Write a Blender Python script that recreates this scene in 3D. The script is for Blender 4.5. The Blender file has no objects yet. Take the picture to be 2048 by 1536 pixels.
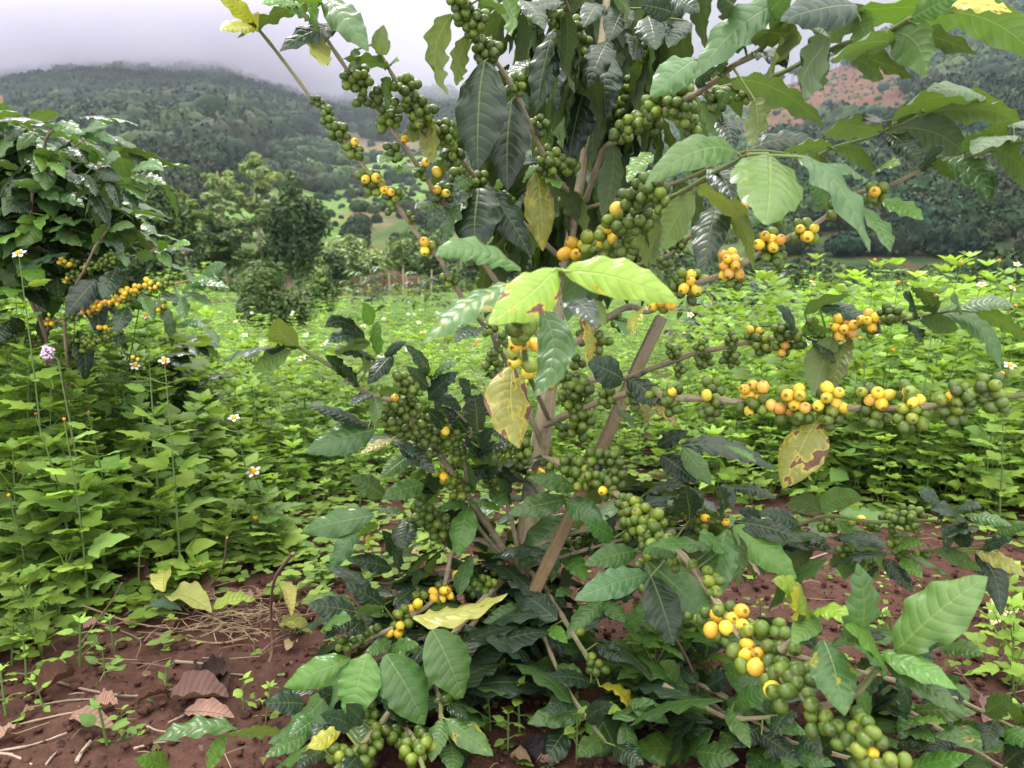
import bpy, math, random
import numpy as np
from mathutils import noise as mnoise, Vector
rng = np.random.default_rng(11)
random.seed(5)
scn = bpy.context.scene
COL = scn.collection
# ------------------------------------------------------------------ camera frame (full photo pixels 2048 x 1536)
F, CX, CY = 1547.0, 1024.0, 768.0
PITCH = math.radians(7.66)
CAMH = 0.72
cp, sp = math.cos(PITCH), math.sin(PITCH)
CAM = np.array([0, 0, CAMH])
FWD = np.array([0, cp, -sp]); UPV = np.array([0, sp, cp]); RGT = np.array([1.0, 0, 0])

def P(x, y, d):
    """world point that lies d metres in front of the camera at photo position x, y"""
    return CAM + d * (FWD + RGT * ((x - CX) / F) + UPV * ((CY - y) / F))

def px(p):
    q = np.asarray(p) - CAM
    z = q @ FWD
    return CX + F * (q @ RGT) / z, CY - F * (q @ UPV) / z

def ground_d(y, z=0.0):
    return (CAMH - z) / (sp + cp * (y - CY) / F)

def on_ground(x, y, z=0.0):
    return P(x, y, ground_d(y, z))

TILES = {0: (0, 0, 1), 1: (0, 0, 700 / 2048), 2: (600, 0, 700 / 2048), 3: (1200, 0, 848 / 2048), 4: (0, 450, 700 / 2048),
         5: (650, 450, 700 / 2048), 6: (1300, 450, 748 / 2048), 7: (0, 950, 750 / 1966), 8: (600, 950, 750 / 1966), 9: (1250, 950, 798 / 2048)}

def full(t, x, y):
    a = TILES[t]
    return a[0] + a[2] * x, a[1] + a[2] * y

def unit(v):
    v = np.asarray(v, float)
    n = np.linalg.norm(v)
    return v / n if n > 1e-12 else np.array([0, 0, 1.0])

# ------------------------------------------------------------------ mesh helpers
class Geo:
    """collects vertices, faces of one size, and per-vertex colour / uv / random attributes"""
    def __init__(s):
        s.V, s.Fs, s.C, s.U, s.R, s.M, s.n = [], [], [], [], [], [], 0
    def add(s, V, Fc, col=(1, 1, 1, 0), uv=None, rnd=0.0, mi=0):
        V = np.asarray(V, float); n = len(V)
        Fc = np.asarray(Fc, int)
        s.V.append(V); s.Fs.append(Fc + s.n)
        c = np.asarray(col, float)
        if c.ndim == 1:
            c = np.tile(c if len(c) == 4 else np.append(c, 0.0), (n, 1))
        s.C.append(c)
        s.U.append(np.zeros((n, 2)) if uv is None else uv)
        s.R.append(np.full(n, rnd) if np.ndim(rnd) == 0 else np.asarray(rnd))
        s.M.append(np.full(len(Fc), mi, int))
        s.n += n
    def build(s, name, mats, parent=None, origin=None, smooth=True):
        V = np.concatenate(s.V)
        if origin is not None:
            V = V - np.asarray(origin)
        me = bpy.data.meshes.new(name)
        me.vertices.add(len(V)); me.vertices.foreach_set('co', V.ravel())
        nl = sum(f.size for f in s.Fs); nf = sum(len(f) for f in s.Fs)
        li = np.concatenate([f.ravel() for f in s.Fs])
        sizes = np.concatenate([np.full(len(f), f.shape[1]) for f in s.Fs])
        me.loops.add(nl); me.loops.foreach_set('vertex_index', li.astype(np.int32))
        me.polygons.add(nf)
        st = np.concatenate([[0], np.cumsum(sizes)[:-1]])
        me.polygons.foreach_set('loop_start', st.astype(np.int32))
        me.polygons.foreach_set('material_index', np.concatenate(s.M).astype(np.int32))
        me.polygons.foreach_set('use_smooth', np.full(nf, smooth))
        a = me.attributes.new('col', 'FLOAT_COLOR', 'POINT'); a.data.foreach_set('color', np.concatenate(s.C).ravel())
        a = me.attributes.new('rnd', 'FLOAT', 'POINT'); a.data.foreach_set('value', np.concatenate(s.R))
        uv = me.uv_layers.new(name='uv')
        uv.data.foreach_set('uv', np.concatenate(s.U)[li].ravel())
        me.update(calc_edges=True)
        for m in (mats if isinstance(mats, (list, tuple)) else [mats]):
            me.materials.append(m)
        o = bpy.data.objects.new(name, me); COL.objects.link(o)
        if parent is not None:
            o.parent = parent
        return o

def tag(o, label=None, cat=None, group=None, kind=None):
    if label: o['label'] = label
    if cat: o['category'] = cat
    if group: o['group'] = group
    if kind: o['kind'] = kind
    return o

def empty(name, loc):
    o = bpy.data.objects.new(name, None); COL.objects.link(o); o.location = loc
    o.empty_display_size = .05
    return o

def grid_faces(nv, nu):
    i = np.arange(nv - 1)[:, None] * nu + np.arange(nu - 1)[None]
    return np.stack([i, i + 1, i + nu + 1, i + nu], -1).reshape(-1, 4)

def bez(B, Cc, T, t):
    t = t[:, None]
    return (1 - t) ** 2 * B + 2 * t * (1 - t) * Cc + t ** 2 * T

def leaf_geo(g, B, T, W, n, ctrl=None, col=(.05, .1, .03), spot=0.0, nv=15, half=3, wav=.10, waves=4.5, fold=.18, curl=.10, arch=.07, rnd=None, petiole=None, kind='ellipse', mi=0):
    """one leaf blade: midrib from B to T, full width W, upper side towards n, wavy margin, drooping sides"""
    B, T = np.asarray(B, float), np.asarray(T, float)
    L = np.linalg.norm(T - B)
    a = unit(T - B)
    n = unit(n - (n @ a) * a)
    if ctrl is None:
        ctrl = (B + T) / 2 + n * L * arch * 2
    t = np.linspace(0, 1, nv)
    t = t + 0.03 * np.sin(2 * np.pi * t)
    c = bez(B, ctrl, T, t)
    tg = np.gradient(c, axis=0); tg /= np.linalg.norm(tg, axis=1)[:, None] + 1e-12
    s = np.cross(tg, n); s /= np.linalg.norm(s, axis=1)[:, None] + 1e-12
    nn = np.cross(s, tg)
    tt = np.linspace(0, 1, nv) * .985 + .01
    if kind == 'ellipse':
        p = tt ** .78 * (1 - tt) ** .98
        p = p / (0.443 ** .78 * .557 ** .98)
        p = p ** .86
    elif kind == 'round':
        p = np.sin(np.pi * tt ** .8) ** .6
    else:
        p = tt ** .5 * (1 - tt) ** 1.0
        p = p / p.max()
    r = rng.random() if rnd is None else rnd
    nu = 2 * half + 1
    u = np.linspace(-1, 1, nu)
    u = np.sign(u) * np.abs(u) ** .8
    hw = p * W / 2
    ph = rng.random(2) * 6.28
    fr = waves * (0.85 + .3 * rng.random(2))
    V = np.zeros((nv, nu, 3)); UV = np.zeros((nv, nu, 2))
    asym = 1 + rng.normal(0, .04)
    for j, uu in enumerate(u):
        k = 0 if uu < 0 else 1
        au = abs(uu)
        w = np.sin(2 * np.pi * fr[k] * t + ph[k]) * wav * W * au ** 2.2 * np.minimum(1, p * 1.6) * (.6 + .8 * np.sin(1.7 * t * 6 + ph[1 - k]) ** 2)
        h = hw * (asym if k else 2 - asym)
        z = fold * au * h - curl * 2 * au ** 2 * h + w
        lat = h * uu * (1 - .06 * au * np.abs(np.sin(2 * np.pi * fr[k] * t * .5 + ph[k])))
        V[:, j] = c + s * lat[:, None] + nn * z[:, None]
        UV[:, j, 0] = .5 + .5 * uu * p ** .6
        UV[:, j, 1] = t
    F4 = grid_faces(nv, nu)
    cc = np.zeros((nv * nu, 4)); cc[:, :3] = col; cc[:, 3] = spot
    g.add(V.reshape(-1, 3), F4, cc, UV.reshape(-1, 2), r, mi)
    if petiole is not None:
        tube_geo(g, [petiole, B, c[1]], [.0016, .0014, .0008], 5, tuple(np.array(col) * .6 + np.array([.07, .10, .02])) + (0,), mi=mi, uvc=.5)

def tube_geo(g, pts, rad, nseg=8, col=(.2, .15, .1, 0), rough=0.0, mi=0, uvc=None, cap=False):
    pts = np.asarray(pts, float); n = len(pts)
    rad = np.broadcast_to(np.asarray(rad, float), (n,))
    tg = np.gradient(pts, axis=0); tg /= np.linalg.norm(tg, axis=1)[:, None] + 1e-12
    ref = np.array([0.31, .22, .92]) if abs(tg[0] @ np.array([0.31, .22, .92])) < .9 else np.array([1., 0, 0])
    V = []
    ang = np.linspace(0, 2 * np.pi, nseg, endpoint=False)
    s = unit(np.cross(tg[0], ref))
    ls = np.concatenate([[0], np.cumsum(np.linalg.norm(np.diff(pts, axis=0), axis=1))])
    for i in range(n):
        s = unit(s - (s @ tg[i]) * tg[i])
        b = np.cross(tg[i], s)
        rr = rad[i] * (1 + rough * rng.normal(0, 1, nseg))
        V.append(pts[i] + rr[:, None] * (np.cos(ang)[:, None] * s + np.sin(ang)[:, None] * b))
    V = np.concatenate(V)
    i = np.arange(n - 1)[:, None] * nseg; j = np.arange(nseg)[None]; k = (j + 1) % nseg
    Fc = np.stack([i + j, i + k, i + nseg + k, i + nseg + j], -1).reshape(-1, 4)
    if uvc is None:
        uv = np.stack([np.tile(ang / 6.283, n), np.repeat(ls, nseg)], -1)
    else:
        uv = np.full((len(V), 2), uvc)
    g.add(V, Fc, col, uv, rng.random(), mi)
    if cap:
        for e, o in ((0, 0), (n - 1, (n - 1) * nseg)):
            ring = V[o:o + nseg]
            cc = ring.mean(0)
            Vc = np.concatenate([ring, [cc]])
            f = [[q, (q + 1) % nseg, nseg] if e else [(q + 1) % nseg, q, nseg] for q in range(nseg)]
            g.add(Vc, f, (.24, .17, .10, 0), None, 0, mi)

def smooth_line(pts, n):
    """Catmull-Rom through pts, resampled evenly by arc length"""
    pts = np.asarray(pts, float)
    if len(pts) == 2:
        t = np.linspace(0, 1, n)[:, None]
        return pts[0] * (1 - t) + pts[1] * t
    q = np.concatenate([[2 * pts[0] - pts[1]], pts, [2 * pts[-1] - pts[-2]]])
    out = []
    for i in range(1, len(q) - 2):
        t = np.linspace(0, 1, 12, endpoint=False)[:, None]
        a, b, c, d = q[i - 1], q[i], q[i + 1], q[i + 2]
        out.append(.5 * (2 * b + (c - a) * t + (2 * a - 5 * b + 4 * c - d) * t ** 2 + (3 * b - a - 3 * c + d) * t ** 3))
    out.append(pts[-1:])
    o = np.concatenate(out)
    l = np.concatenate([[0], np.cumsum(np.linalg.norm(np.diff(o, axis=0), axis=1))])
    s = np.linspace(0, l[-1], n)
    return np.stack([np.interp(s, l, o[:, k]) for k in range(o.shape[1])], -1)

# cherry template: a slightly oval ball with a small sunken navel at its tip
def ball_template(nseg, nring):
    V = [[0, 0, -1]]; nav = [0.0]
    th = np.linspace(0, np.pi, nring + 1)[1:-1]
    for t in th:
        for k in range(nseg):
            a = 2 * np.pi * k / nseg
            V.append([math.sin(t) * math.cos(a), math.sin(t) * math.sin(a), -math.cos(t)])
            nav.append(1.0 if t > np.pi * .91 else 0.0)
    V.append([0, 0, 1]); nav.append(1.0)
    Fc = []
    for k in range(nseg):
        Fc.append([0, 1 + (k + 1) % nseg, 1 + k, 1 + k])
    for r in range(nring - 2):
        o = 1 + r * nseg
        for k in range(nseg):
            Fc.append([o + k, o + (k + 1) % nseg, o + nseg + (k + 1) % nseg, o + nseg + k])
    o = 1 + (nring - 2) * nseg; top = len(V) - 1
    for k in range(nseg):
        Fc.append([o + k, o + (k + 1) % nseg, top, top])
    V = np.array(V)
    Q = [f for f in Fc if f[2] != f[3]]; T3 = [f[:3] for f in Fc if f[2] == f[3]]
    V[-1, 2] = .90
    return V, np.array(Q), np.array(T3), np.array(nav)
BALL_HI = ball_template(18, 14)
BALL_LO = ball_template(10, 7)
GREENS = [(.056, .098, .011), (.072, .118, .012), (.046, .080, .010), (.095, .142, .013), (.062, .100, .011)]
LIGHTG = [(.13, .18, .018), (.17, .21, .02), (.11, .16, .016)]
YELLOWS = [(.74, .49, .035), (.73, .44, .03), (.64, .50, .045), (.76, .53, .045), (.72, .41, .035)]
ORANGES = [(.74, .40, .06), (.73, .36, .05), (.74, .44, .05), (.70, .40, .08)]

def cherry_geo(g, c, r, axis, kind, hi=True, mi=0):
    V, Q, T3, nav = BALL_HI if hi else BALL_LO
    z = unit(axis); x = unit(np.cross(z, [.3, .5, .8])); y = np.cross(z, x)
    el = 1.04 + rng.random() * .22
    W = V * np.array([1, 1 - .05 * rng.random(), el])
    W = c + r * (W[:, :1] * x + W[:, 1:2] * y + W[:, 2:] * z)
    pal = {'g': GREENS, 'l': LIGHTG, 'y': YELLOWS, 'o': ORANGES + YELLOWS[:2], 'k': [(.02, .013, .01)]}[kind]
    b = np.array(random.choice(pal)) * (.8 + .4 * rng.random())
    col = np.zeros((len(V), 4)); col[:, :3] = b
    blush = np.clip(V[:, 2] * .5 + .2, 0, 1)[:, None]
    if kind in 'yo':
        col[:, :3] = b * (1 - .35 * (1 - blush) * rng.random()) + np.array([-.02, .03, 0]) * (1 - blush) * rng.random()
    if kind in 'gl':
        col[:, :3] = b * (1 + .5 * blush * rng.random())
    dk = np.array([.05, .03, .012]) if rng.random() < .6 else np.array([.12, .08, .03])
    col[:, :3] = col[:, :3] * (1 - .8 * nav[:, None]) + dk * .8 * nav[:, None]
    rr = rng.random()
    col[:, 3] = 1.0 if kind in 'yo' and rng.random() < .25 else 0.0
    col = np.clip(col, 0, 1)
    n0 = g.n
    g.add(W, Q, col, V[:, :2] * .5 + .5, rr, mi)
    g.Fs.append(T3 + n0); g.M.append(np.full(len(T3), mi, int))

def pack(n, r, ax=None, squash=(1, 1, 1)):
    """n touching balls of radius r packed round a twig"""
    R = r * (n ** (1 / 3)) * 1.05
    p = rng.normal(0, 1, (n, 3)); p = p / np.linalg.norm(p, axis=1)[:, None] * R * (.55 + .5 * rng.random((n, 1)))
    p *= np.array(squash)
    for _ in range(60):
        d = p[:, None] - p[None]; l = np.linalg.norm(d, axis=2) + np.eye(n) * 9 + 1e-9
        o = np.clip(1.9 * r - l, 0, None)
        p += (d / l[..., None] * o[..., None] * .4).sum(1)
        p *= .992
        if ax is not None:       # stay off the twig itself
            q = p - (p @ ax)[:, None] * ax
            m = np.linalg.norm(q, axis=1)[:, None] + 1e-9
            p += q / m * np.clip(.8 * r - m, 0, None)
    return p

# ------------------------------------------------------------------ materials
class NT:
    def __init__(s, name):
        s.m = bpy.data.materials.new(name); s.m.use_nodes = True
        s.t = s.m.node_tree; s.t.nodes.clear()
        s.out = s.n('ShaderNodeOutputMaterial')
    def n(s, typ, **kw):
        x = s.t.nodes.new(typ)
        for k, v in kw.items():
            if k.startswith('i_'):
                x.inputs[k[2:].replace('_', ' ')].default_value = v
            else:
                setattr(x, k, v)
        return x
    def l(s, a, b):
        s.t.links.new(a, b)
    def math(s, op, a, b=None, c=None, clamp=False):
        x = s.n('ShaderNodeMath', operation=op, use_clamp=clamp)
        for i, v in enumerate((a, b, c)):
            if v is None: continue
            if isinstance(v, (int, float)): x.inputs[i].default_value = v
            else: s.l(v, x.inputs[i])
        return x.outputs[0]
    def mix(s, fac, a, b, blend='MIX'):
        x = s.n('ShaderNodeMix', data_type='RGBA', blend_type=blend)
        for sock, v in ((x.inputs[0], fac), (x.inputs[6], a), (x.inputs[7], b)):
            if isinstance(v, (int, float)): sock.default_value = v
            elif isinstance(v, (tuple, list)): sock.default_value = (*v[:3], 1)
            else: s.l(v, sock)
        return x.outputs[2]
    def ramp(s, fac, stops):
        x = s.n('ShaderNodeValToRGB')
        e = x.color_ramp.elements
        while len(e) < len(stops): e.new(.5)
        for q, (p_, c_) in zip(e, stops):
            q.position = p_; q.color = (*c_, 1) if isinstance(c_, (tuple, list)) else (c_, c_, c_, 1)
        s.l(fac, x.inputs[0])
        return x.outputs[0]
    def noise(s, vec, scale, detail=3, rough=.5, dim='3D', w=None):
        x = s.n('ShaderNodeTexNoise', noise_dimensions=dim)
        x.inputs['Scale'].default_value = scale; x.inputs['Detail'].default_value = detail; x.inputs['Roughness'].default_value = rough
        if vec is not None: s.l(vec, x.inputs['Vector'])
        if w is not None: s.l(w, x.inputs['W'])
        return x.outputs['Fac']
    def attr(s, name):
        x = s.n('ShaderNodeAttribute'); x.attribute_name = name
        return x

def leaf_material(name, nveins=9.0, rough=.34, spec=.5, transl=.25, bumpk=.6, veincol=(.30, .40, .10), veinmix=.45, under=True, objvar=False):
    N = NT(name)
    at = N.attr('col'); rn = N.attr('rnd')
    uvn = N.n('ShaderNodeUVMap', uv_map='uv')
    sep = N.n('ShaderNodeSeparateXYZ'); N.l(uvn.outputs[0], sep.inputs[0])
    u = N.math('ABSOLUTE', N.math('SUBTRACT', sep.outputs[0], .5))
    u2 = N.math('MULTIPLY', u, 2.0)
    v = sep.outputs[1]
    # side veins sweep forward in a curve; each leaf has its own count
    nve = N.math('ADD', N.math('MULTIPLY', rn.outputs['Fac'], 2.0), nveins - 1)
    k = N.math('SUBTRACT', N.math('MULTIPLY', v, nve), N.math('ADD', N.math('MULTIPLY', u2, .7), N.math('MULTIPLY', N.math('POWER', u2, 2.2), 1.1)))
    fr = N.math('FRACT', k)
    tri = N.math('ABSOLUTE', N.math('SUBTRACT', fr, .5))          # .5 on the vein
    lat = N.math('MULTIPLY', N.math('SUBTRACT', tri, .42), 12.5, clamp=True)
    lat = N.math('MULTIPLY', lat, N.math('SUBTRACT', 1.15, u2), clamp=True)
    mid = N.math('SUBTRACT', 1.0, N.math('DIVIDE', u2, N.math('SUBTRACT', .075, N.math('MULTIPLY', v, .05))), clamp=True)
    vein = N.math('MAXIMUM', N.math('MULTIPLY', mid, 1.6, clamp=True), N.math('MULTIPLY', lat, .5))
    # slow blotchiness
    cmb = N.n('ShaderNodeCombineXYZ'); N.l(sep.outputs[0], cmb.inputs[0]); N.l(v, cmb.inputs[1]); N.l(N.math('MULTIPLY', rn.outputs['Fac'], 57.0), cmb.inputs[2])
    n1 = N.noise(cmb.outputs[0], 3.0, 3, .6)
    n2 = N.noise(cmb.outputs[0], 26.0, 2, .6)
    val = N.math('ADD', N.math('MULTIPLY', n1, .55), N.math('ADD', N.math('MULTIPLY', n2, .25), .60))
    if objvar:       # each plant a little darker, paler or yellower than the next
        oi = N.n('ShaderNodeObjectInfo').outputs['Random']
        val = N.math('MULTIPLY', val, N.math('ADD', N.math('MULTIPLY', oi, .55), .68))
    base = N.mix(1.0, at.outputs['Color'], val, 'MULTIPLY')
    if objvar:
        base = N.mix(N.math('MULTIPLY', N.math('FRACT', N.math('MULTIPLY', oi, 7.3)), .5), base, N.mix(1.0, base, (.86, .97, 1.35), 'MULTIPLY'))
    base = N.mix(N.math('MULTIPLY', vein, veinmix), base, N.mix(.55, at.outputs['Color'], veincol))
    # yellow halos and brown dead patches, each leaf has its own amount (alpha of col)
    sp_ = at.outputs['Alpha']
    edge = N.math('MULTIPLY', N.math('POWER', u2, 3.0), .22)
    n3 = N.math('ADD', N.noise(cmb.outputs[0], 4.2, 2.5, .55), N.math('MULTIPLY', edge, sp_))
    thr = N.math('SUBTRACT', .80, N.math('MULTIPLY', sp_, .23))
    halo = N.math('MULTIPLY', N.math('SUBTRACT', n3, N.math('SUBTRACT', thr, .09)), 12.0, clamp=True)
    dead = N.math('MULTIPLY', N.math('SUBTRACT', n3, thr), 40.0, clamp=True)
    halo = N.math('MULTIPLY', halo, N.math('MULTIPLY', sp_, 2.5, clamp=True)); dead = N.math('MULTIPLY', dead, N.math('MULTIPLY', sp_, 6.0, clamp=True))
    base = N.mix(N.math('MULTIPLY', halo, .7), base, (.40, .33, .03))
    base = N.mix(dead, base, N.mix(n2, (.035, .012, .008), (.13, .06, .03)))
    if under:
        geo = N.n('ShaderNodeNewGeometry')
        back = geo.outputs['Backfacing']
        pale = N.mix(.40, base, (.13, .20, .06))
        base = N.mix(back, base, pale)
        rgh = N.math('ADD', N.math('MULTIPLY', back, .25), N.math('ADD', rough, N.math('MULTIPLY', N.math('SUBTRACT', n1, .5), .3)))
    else:
        rgh = N.math('ADD', rough, N.math('MULTIPLY', N.math('SUBTRACT', n1, .5), .3))
    rgh = N.math('ADD', rgh, N.math('MULTIPLY', dead, .35))
    # relief: blade bulges between the veins, midrib is a groove
    bul = N.math('SUBTRACT', 1.0, N.math('POWER', N.math('MULTIPLY', tri, 2.0), 2.5))
    bul = N.math('MULTIPLY', bul, N.math('SUBTRACT', 1.1, N.math('MULTIPLY', u2, .6)))
    hgt = N.math('ADD', N.math('SUBTRACT', bul, N.math('MULTIPLY', mid, 1.2)), N.math('MULTIPLY', n2, .25))
    bm = N.n('ShaderNodeBump'); bm.inputs['Strength'].default_value = bumpk; bm.inputs['Distance'].default_value = .0016
    N.l(hgt, bm.inputs['Height'])
    b = N.n('ShaderNodeBsdfPrincipled')
    b.inputs['IOR'].default_value = 1.45; b.inputs['Specular IOR Level'].default_value = spec
    N.l(base, b.inputs['Base Color']); N.l(rgh, b.inputs['Roughness']); N.l(bm.outputs[0], b.inputs['Normal'])
    tr = N.n('ShaderNodeBsdfTranslucent')
    hs = N.mix(1.0, base, (1.5, 1.45, .55), 'MULTIPLY')
    N.l(hs, tr.inputs['Color'])
    mx = N.n('ShaderNodeMixShader')
    N.l(N.math('MULTIPLY', N.math('SUBTRACT', 1.0, dead), transl), mx.inputs[0]); N.l(b.outputs[0], mx.inputs[1]); N.l(tr.outputs[0], mx.inputs[2])
    N.l(mx.outputs[0], N.out.inputs[0])
    return N.m

def cherry_material():
    N = NT('cherry_skin')
    at = N.attr('col'); rn = N.attr('rnd')
    tc = N.n('ShaderNodeTexCoord')
    n1 = N.noise(tc.outputs['Object'], 240, 3, .6)
    n2 = N.noise(tc.outputs['Object'], 900, 2, .5)
    c = N.mix(1.0, at.outputs['Color'], N.math('ADD', N.math('MULTIPLY', n1, .6), .7), 'MULTIPLY')
    blem = N.math('MULTIPLY', N.math('MULTIPLY', N.math('SUBTRACT', n1, .62), 30.0, clamp=True), at.outputs['Alpha'])
    c = N.mix(blem, c, (.10, .03, .01))
    spk = N.math('MULTIPLY', N.math('SUBTRACT', n2, .70), 14.0, clamp=True)
    c = N.mix(N.math('MULTIPLY', spk, .35), c, (.30, .26, .12))
    b = N.n('ShaderNodeBsdfPrincipled'); b.inputs['Roughness'].default_value = .33
    b.inputs['Specular IOR Level'].default_value = .42
    b.inputs['Subsurface Weight'].default_value = .0
    bm = N.n('ShaderNodeBump'); bm.inputs['Strength'].default_value = .12; bm.inputs['Distance'].default_value = .001
    N.l(n1, bm.inputs['Height']); N.l(bm.outputs[0], b.inputs['Normal'])
    N.l(c, b.inputs['Base Color']); N.l(N.math('ADD', .26, N.math('MULTIPLY', n1, .22)), b.inputs['Roughness'])
    N.l(b.outputs[0], N.out.inputs[0])
    return N.m

def bark_material(name, streak=60.0, dark=.45, bump=.5, rough=.8):
    """striped, flaking bark over the vertex colour; uv.y runs along the limb in metres"""
    N = NT(name)
    at = N.attr('col'); rn = N.attr('rnd')
    tc = N.n('ShaderNodeTexCoord'); uvn = N.n('ShaderNodeUVMap', uv_map='uv')
    mp = N.n('ShaderNodeMapping'); mp.inputs['Scale'].default_value = (streak * .22, 11.0, 1); N.l(uvn.outputs[0], mp.inputs[0])
    n1 = N.noise(mp.outputs[0], 1.0, 4, .65)
    n0 = N.noise(tc.outputs['Object'], 26, 4, .6)
    n2 = N.noise(tc.outputs['Object'], 300, 3, .6)
    h = N.math('ADD', N.math('MULTIPLY', n1, .7), N.math('MULTIPLY', n2, .3))
    f = N.ramp(h, [(.30, (dark, dark * .92, dark * .85)), (.52, (1, 1, 1)), (.75, (1.35, 1.3, 1.2))])
    c = N.mix(1.0, at.outputs['Color'], f, 'MULTIPLY')
    c = N.mix(N.math('MULTIPLY', N.math('SUBTRACT', n0, .56), 7.0, clamp=True), c, (.12, .12, .08))
    b = N.n('ShaderNodeBsdfPrincipled'); b.inputs['Roughness'].default_value = rough; b.inputs['Specular IOR Level'].default_value = .25
    bm = N.n('ShaderNodeBump'); bm.inputs['Strength'].default_value = bump; bm.inputs['Distance'].default_value = .003
    N.l(h, bm.inputs['Height']); N.l(bm.outputs[0], b.inputs['Normal']); N.l(c, b.inputs['Base Color'])
    N.l(b.outputs[0], N.out.inputs[0])
    return N.m

def plain_material(name, rough=.8, vary=.5, scale=8.0, transl=0.0, spec=.25):
    N = NT(name)
    at = N.attr('col')
    tc = N.n('ShaderNodeTexCoord')
    n1 = N.noise(tc.outputs['Object'], scale, 4, .6)
    c = N.mix(1.0, at.outputs['Color'], N.math('ADD', N.math('MULTIPLY', n1, vary * 2), 1 - vary), 'MULTIPLY')
    b = N.n('ShaderNodeBsdfPrincipled'); b.inputs['Roughness'].default_value = rough; b.inputs['Specular IOR Level'].default_value = spec
    N.l(c, b.inputs['Base Color'])
    if transl:
        tr = N.n('ShaderNodeBsdfTranslucent'); N.l(N.mix(1.0, c, (1.4, 1.3, .6), 'MULTIPLY'), tr.inputs['Color'])
        mx = N.n('ShaderNodeMixShader'); mx.inputs[0].default_value = transl
        N.l(b.outputs[0], mx.inputs[1]); N.l(tr.outputs[0], mx.inputs[2]); N.l(mx.outputs[0], N.out.inputs[0])
    else:
        N.l(b.outputs[0], N.out.inputs[0])
    return N.m

M_LEAF = leaf_material('coffee_leaf', rough=.29, spec=.48, transl=.24, bumpk=.38)
M_WEED = leaf_material('weed_leaf', nveins=6, rough=.55, spec=.25, transl=.42, bumpk=.25, veinmix=.22, under=True, objvar=True)
M_CHERRY = cherry_material()
M_BARK = bark_material('coffee_bark', bump=.8)
M_TWIG = bark_material('twig_bark', streak=120.0, dark=.5, bump=.35)
M_STEM = plain_material('green_stem', .55, .25, 30)
M_PETAL = plain_material('petal', .6, .1, 40, .25)
M_CROWN = plain_material('tree_foliage', .6, .3, 1.2, .25, .3)
M_FOREST = plain_material('forest_foliage', .8, .45, .35, 0.0, .1)
M_DRY = leaf_material('dry_leaf', rough=.75, spec=.2, transl=.08, bumpk=.8, veincol=(.2, .12, .06), veinmix=.3, under=False)
EXPOSURE = 1.0
HAZE = 0.00018
MIST = 0.03
SKY_H, SKY_Z = .16, 2.8
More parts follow.
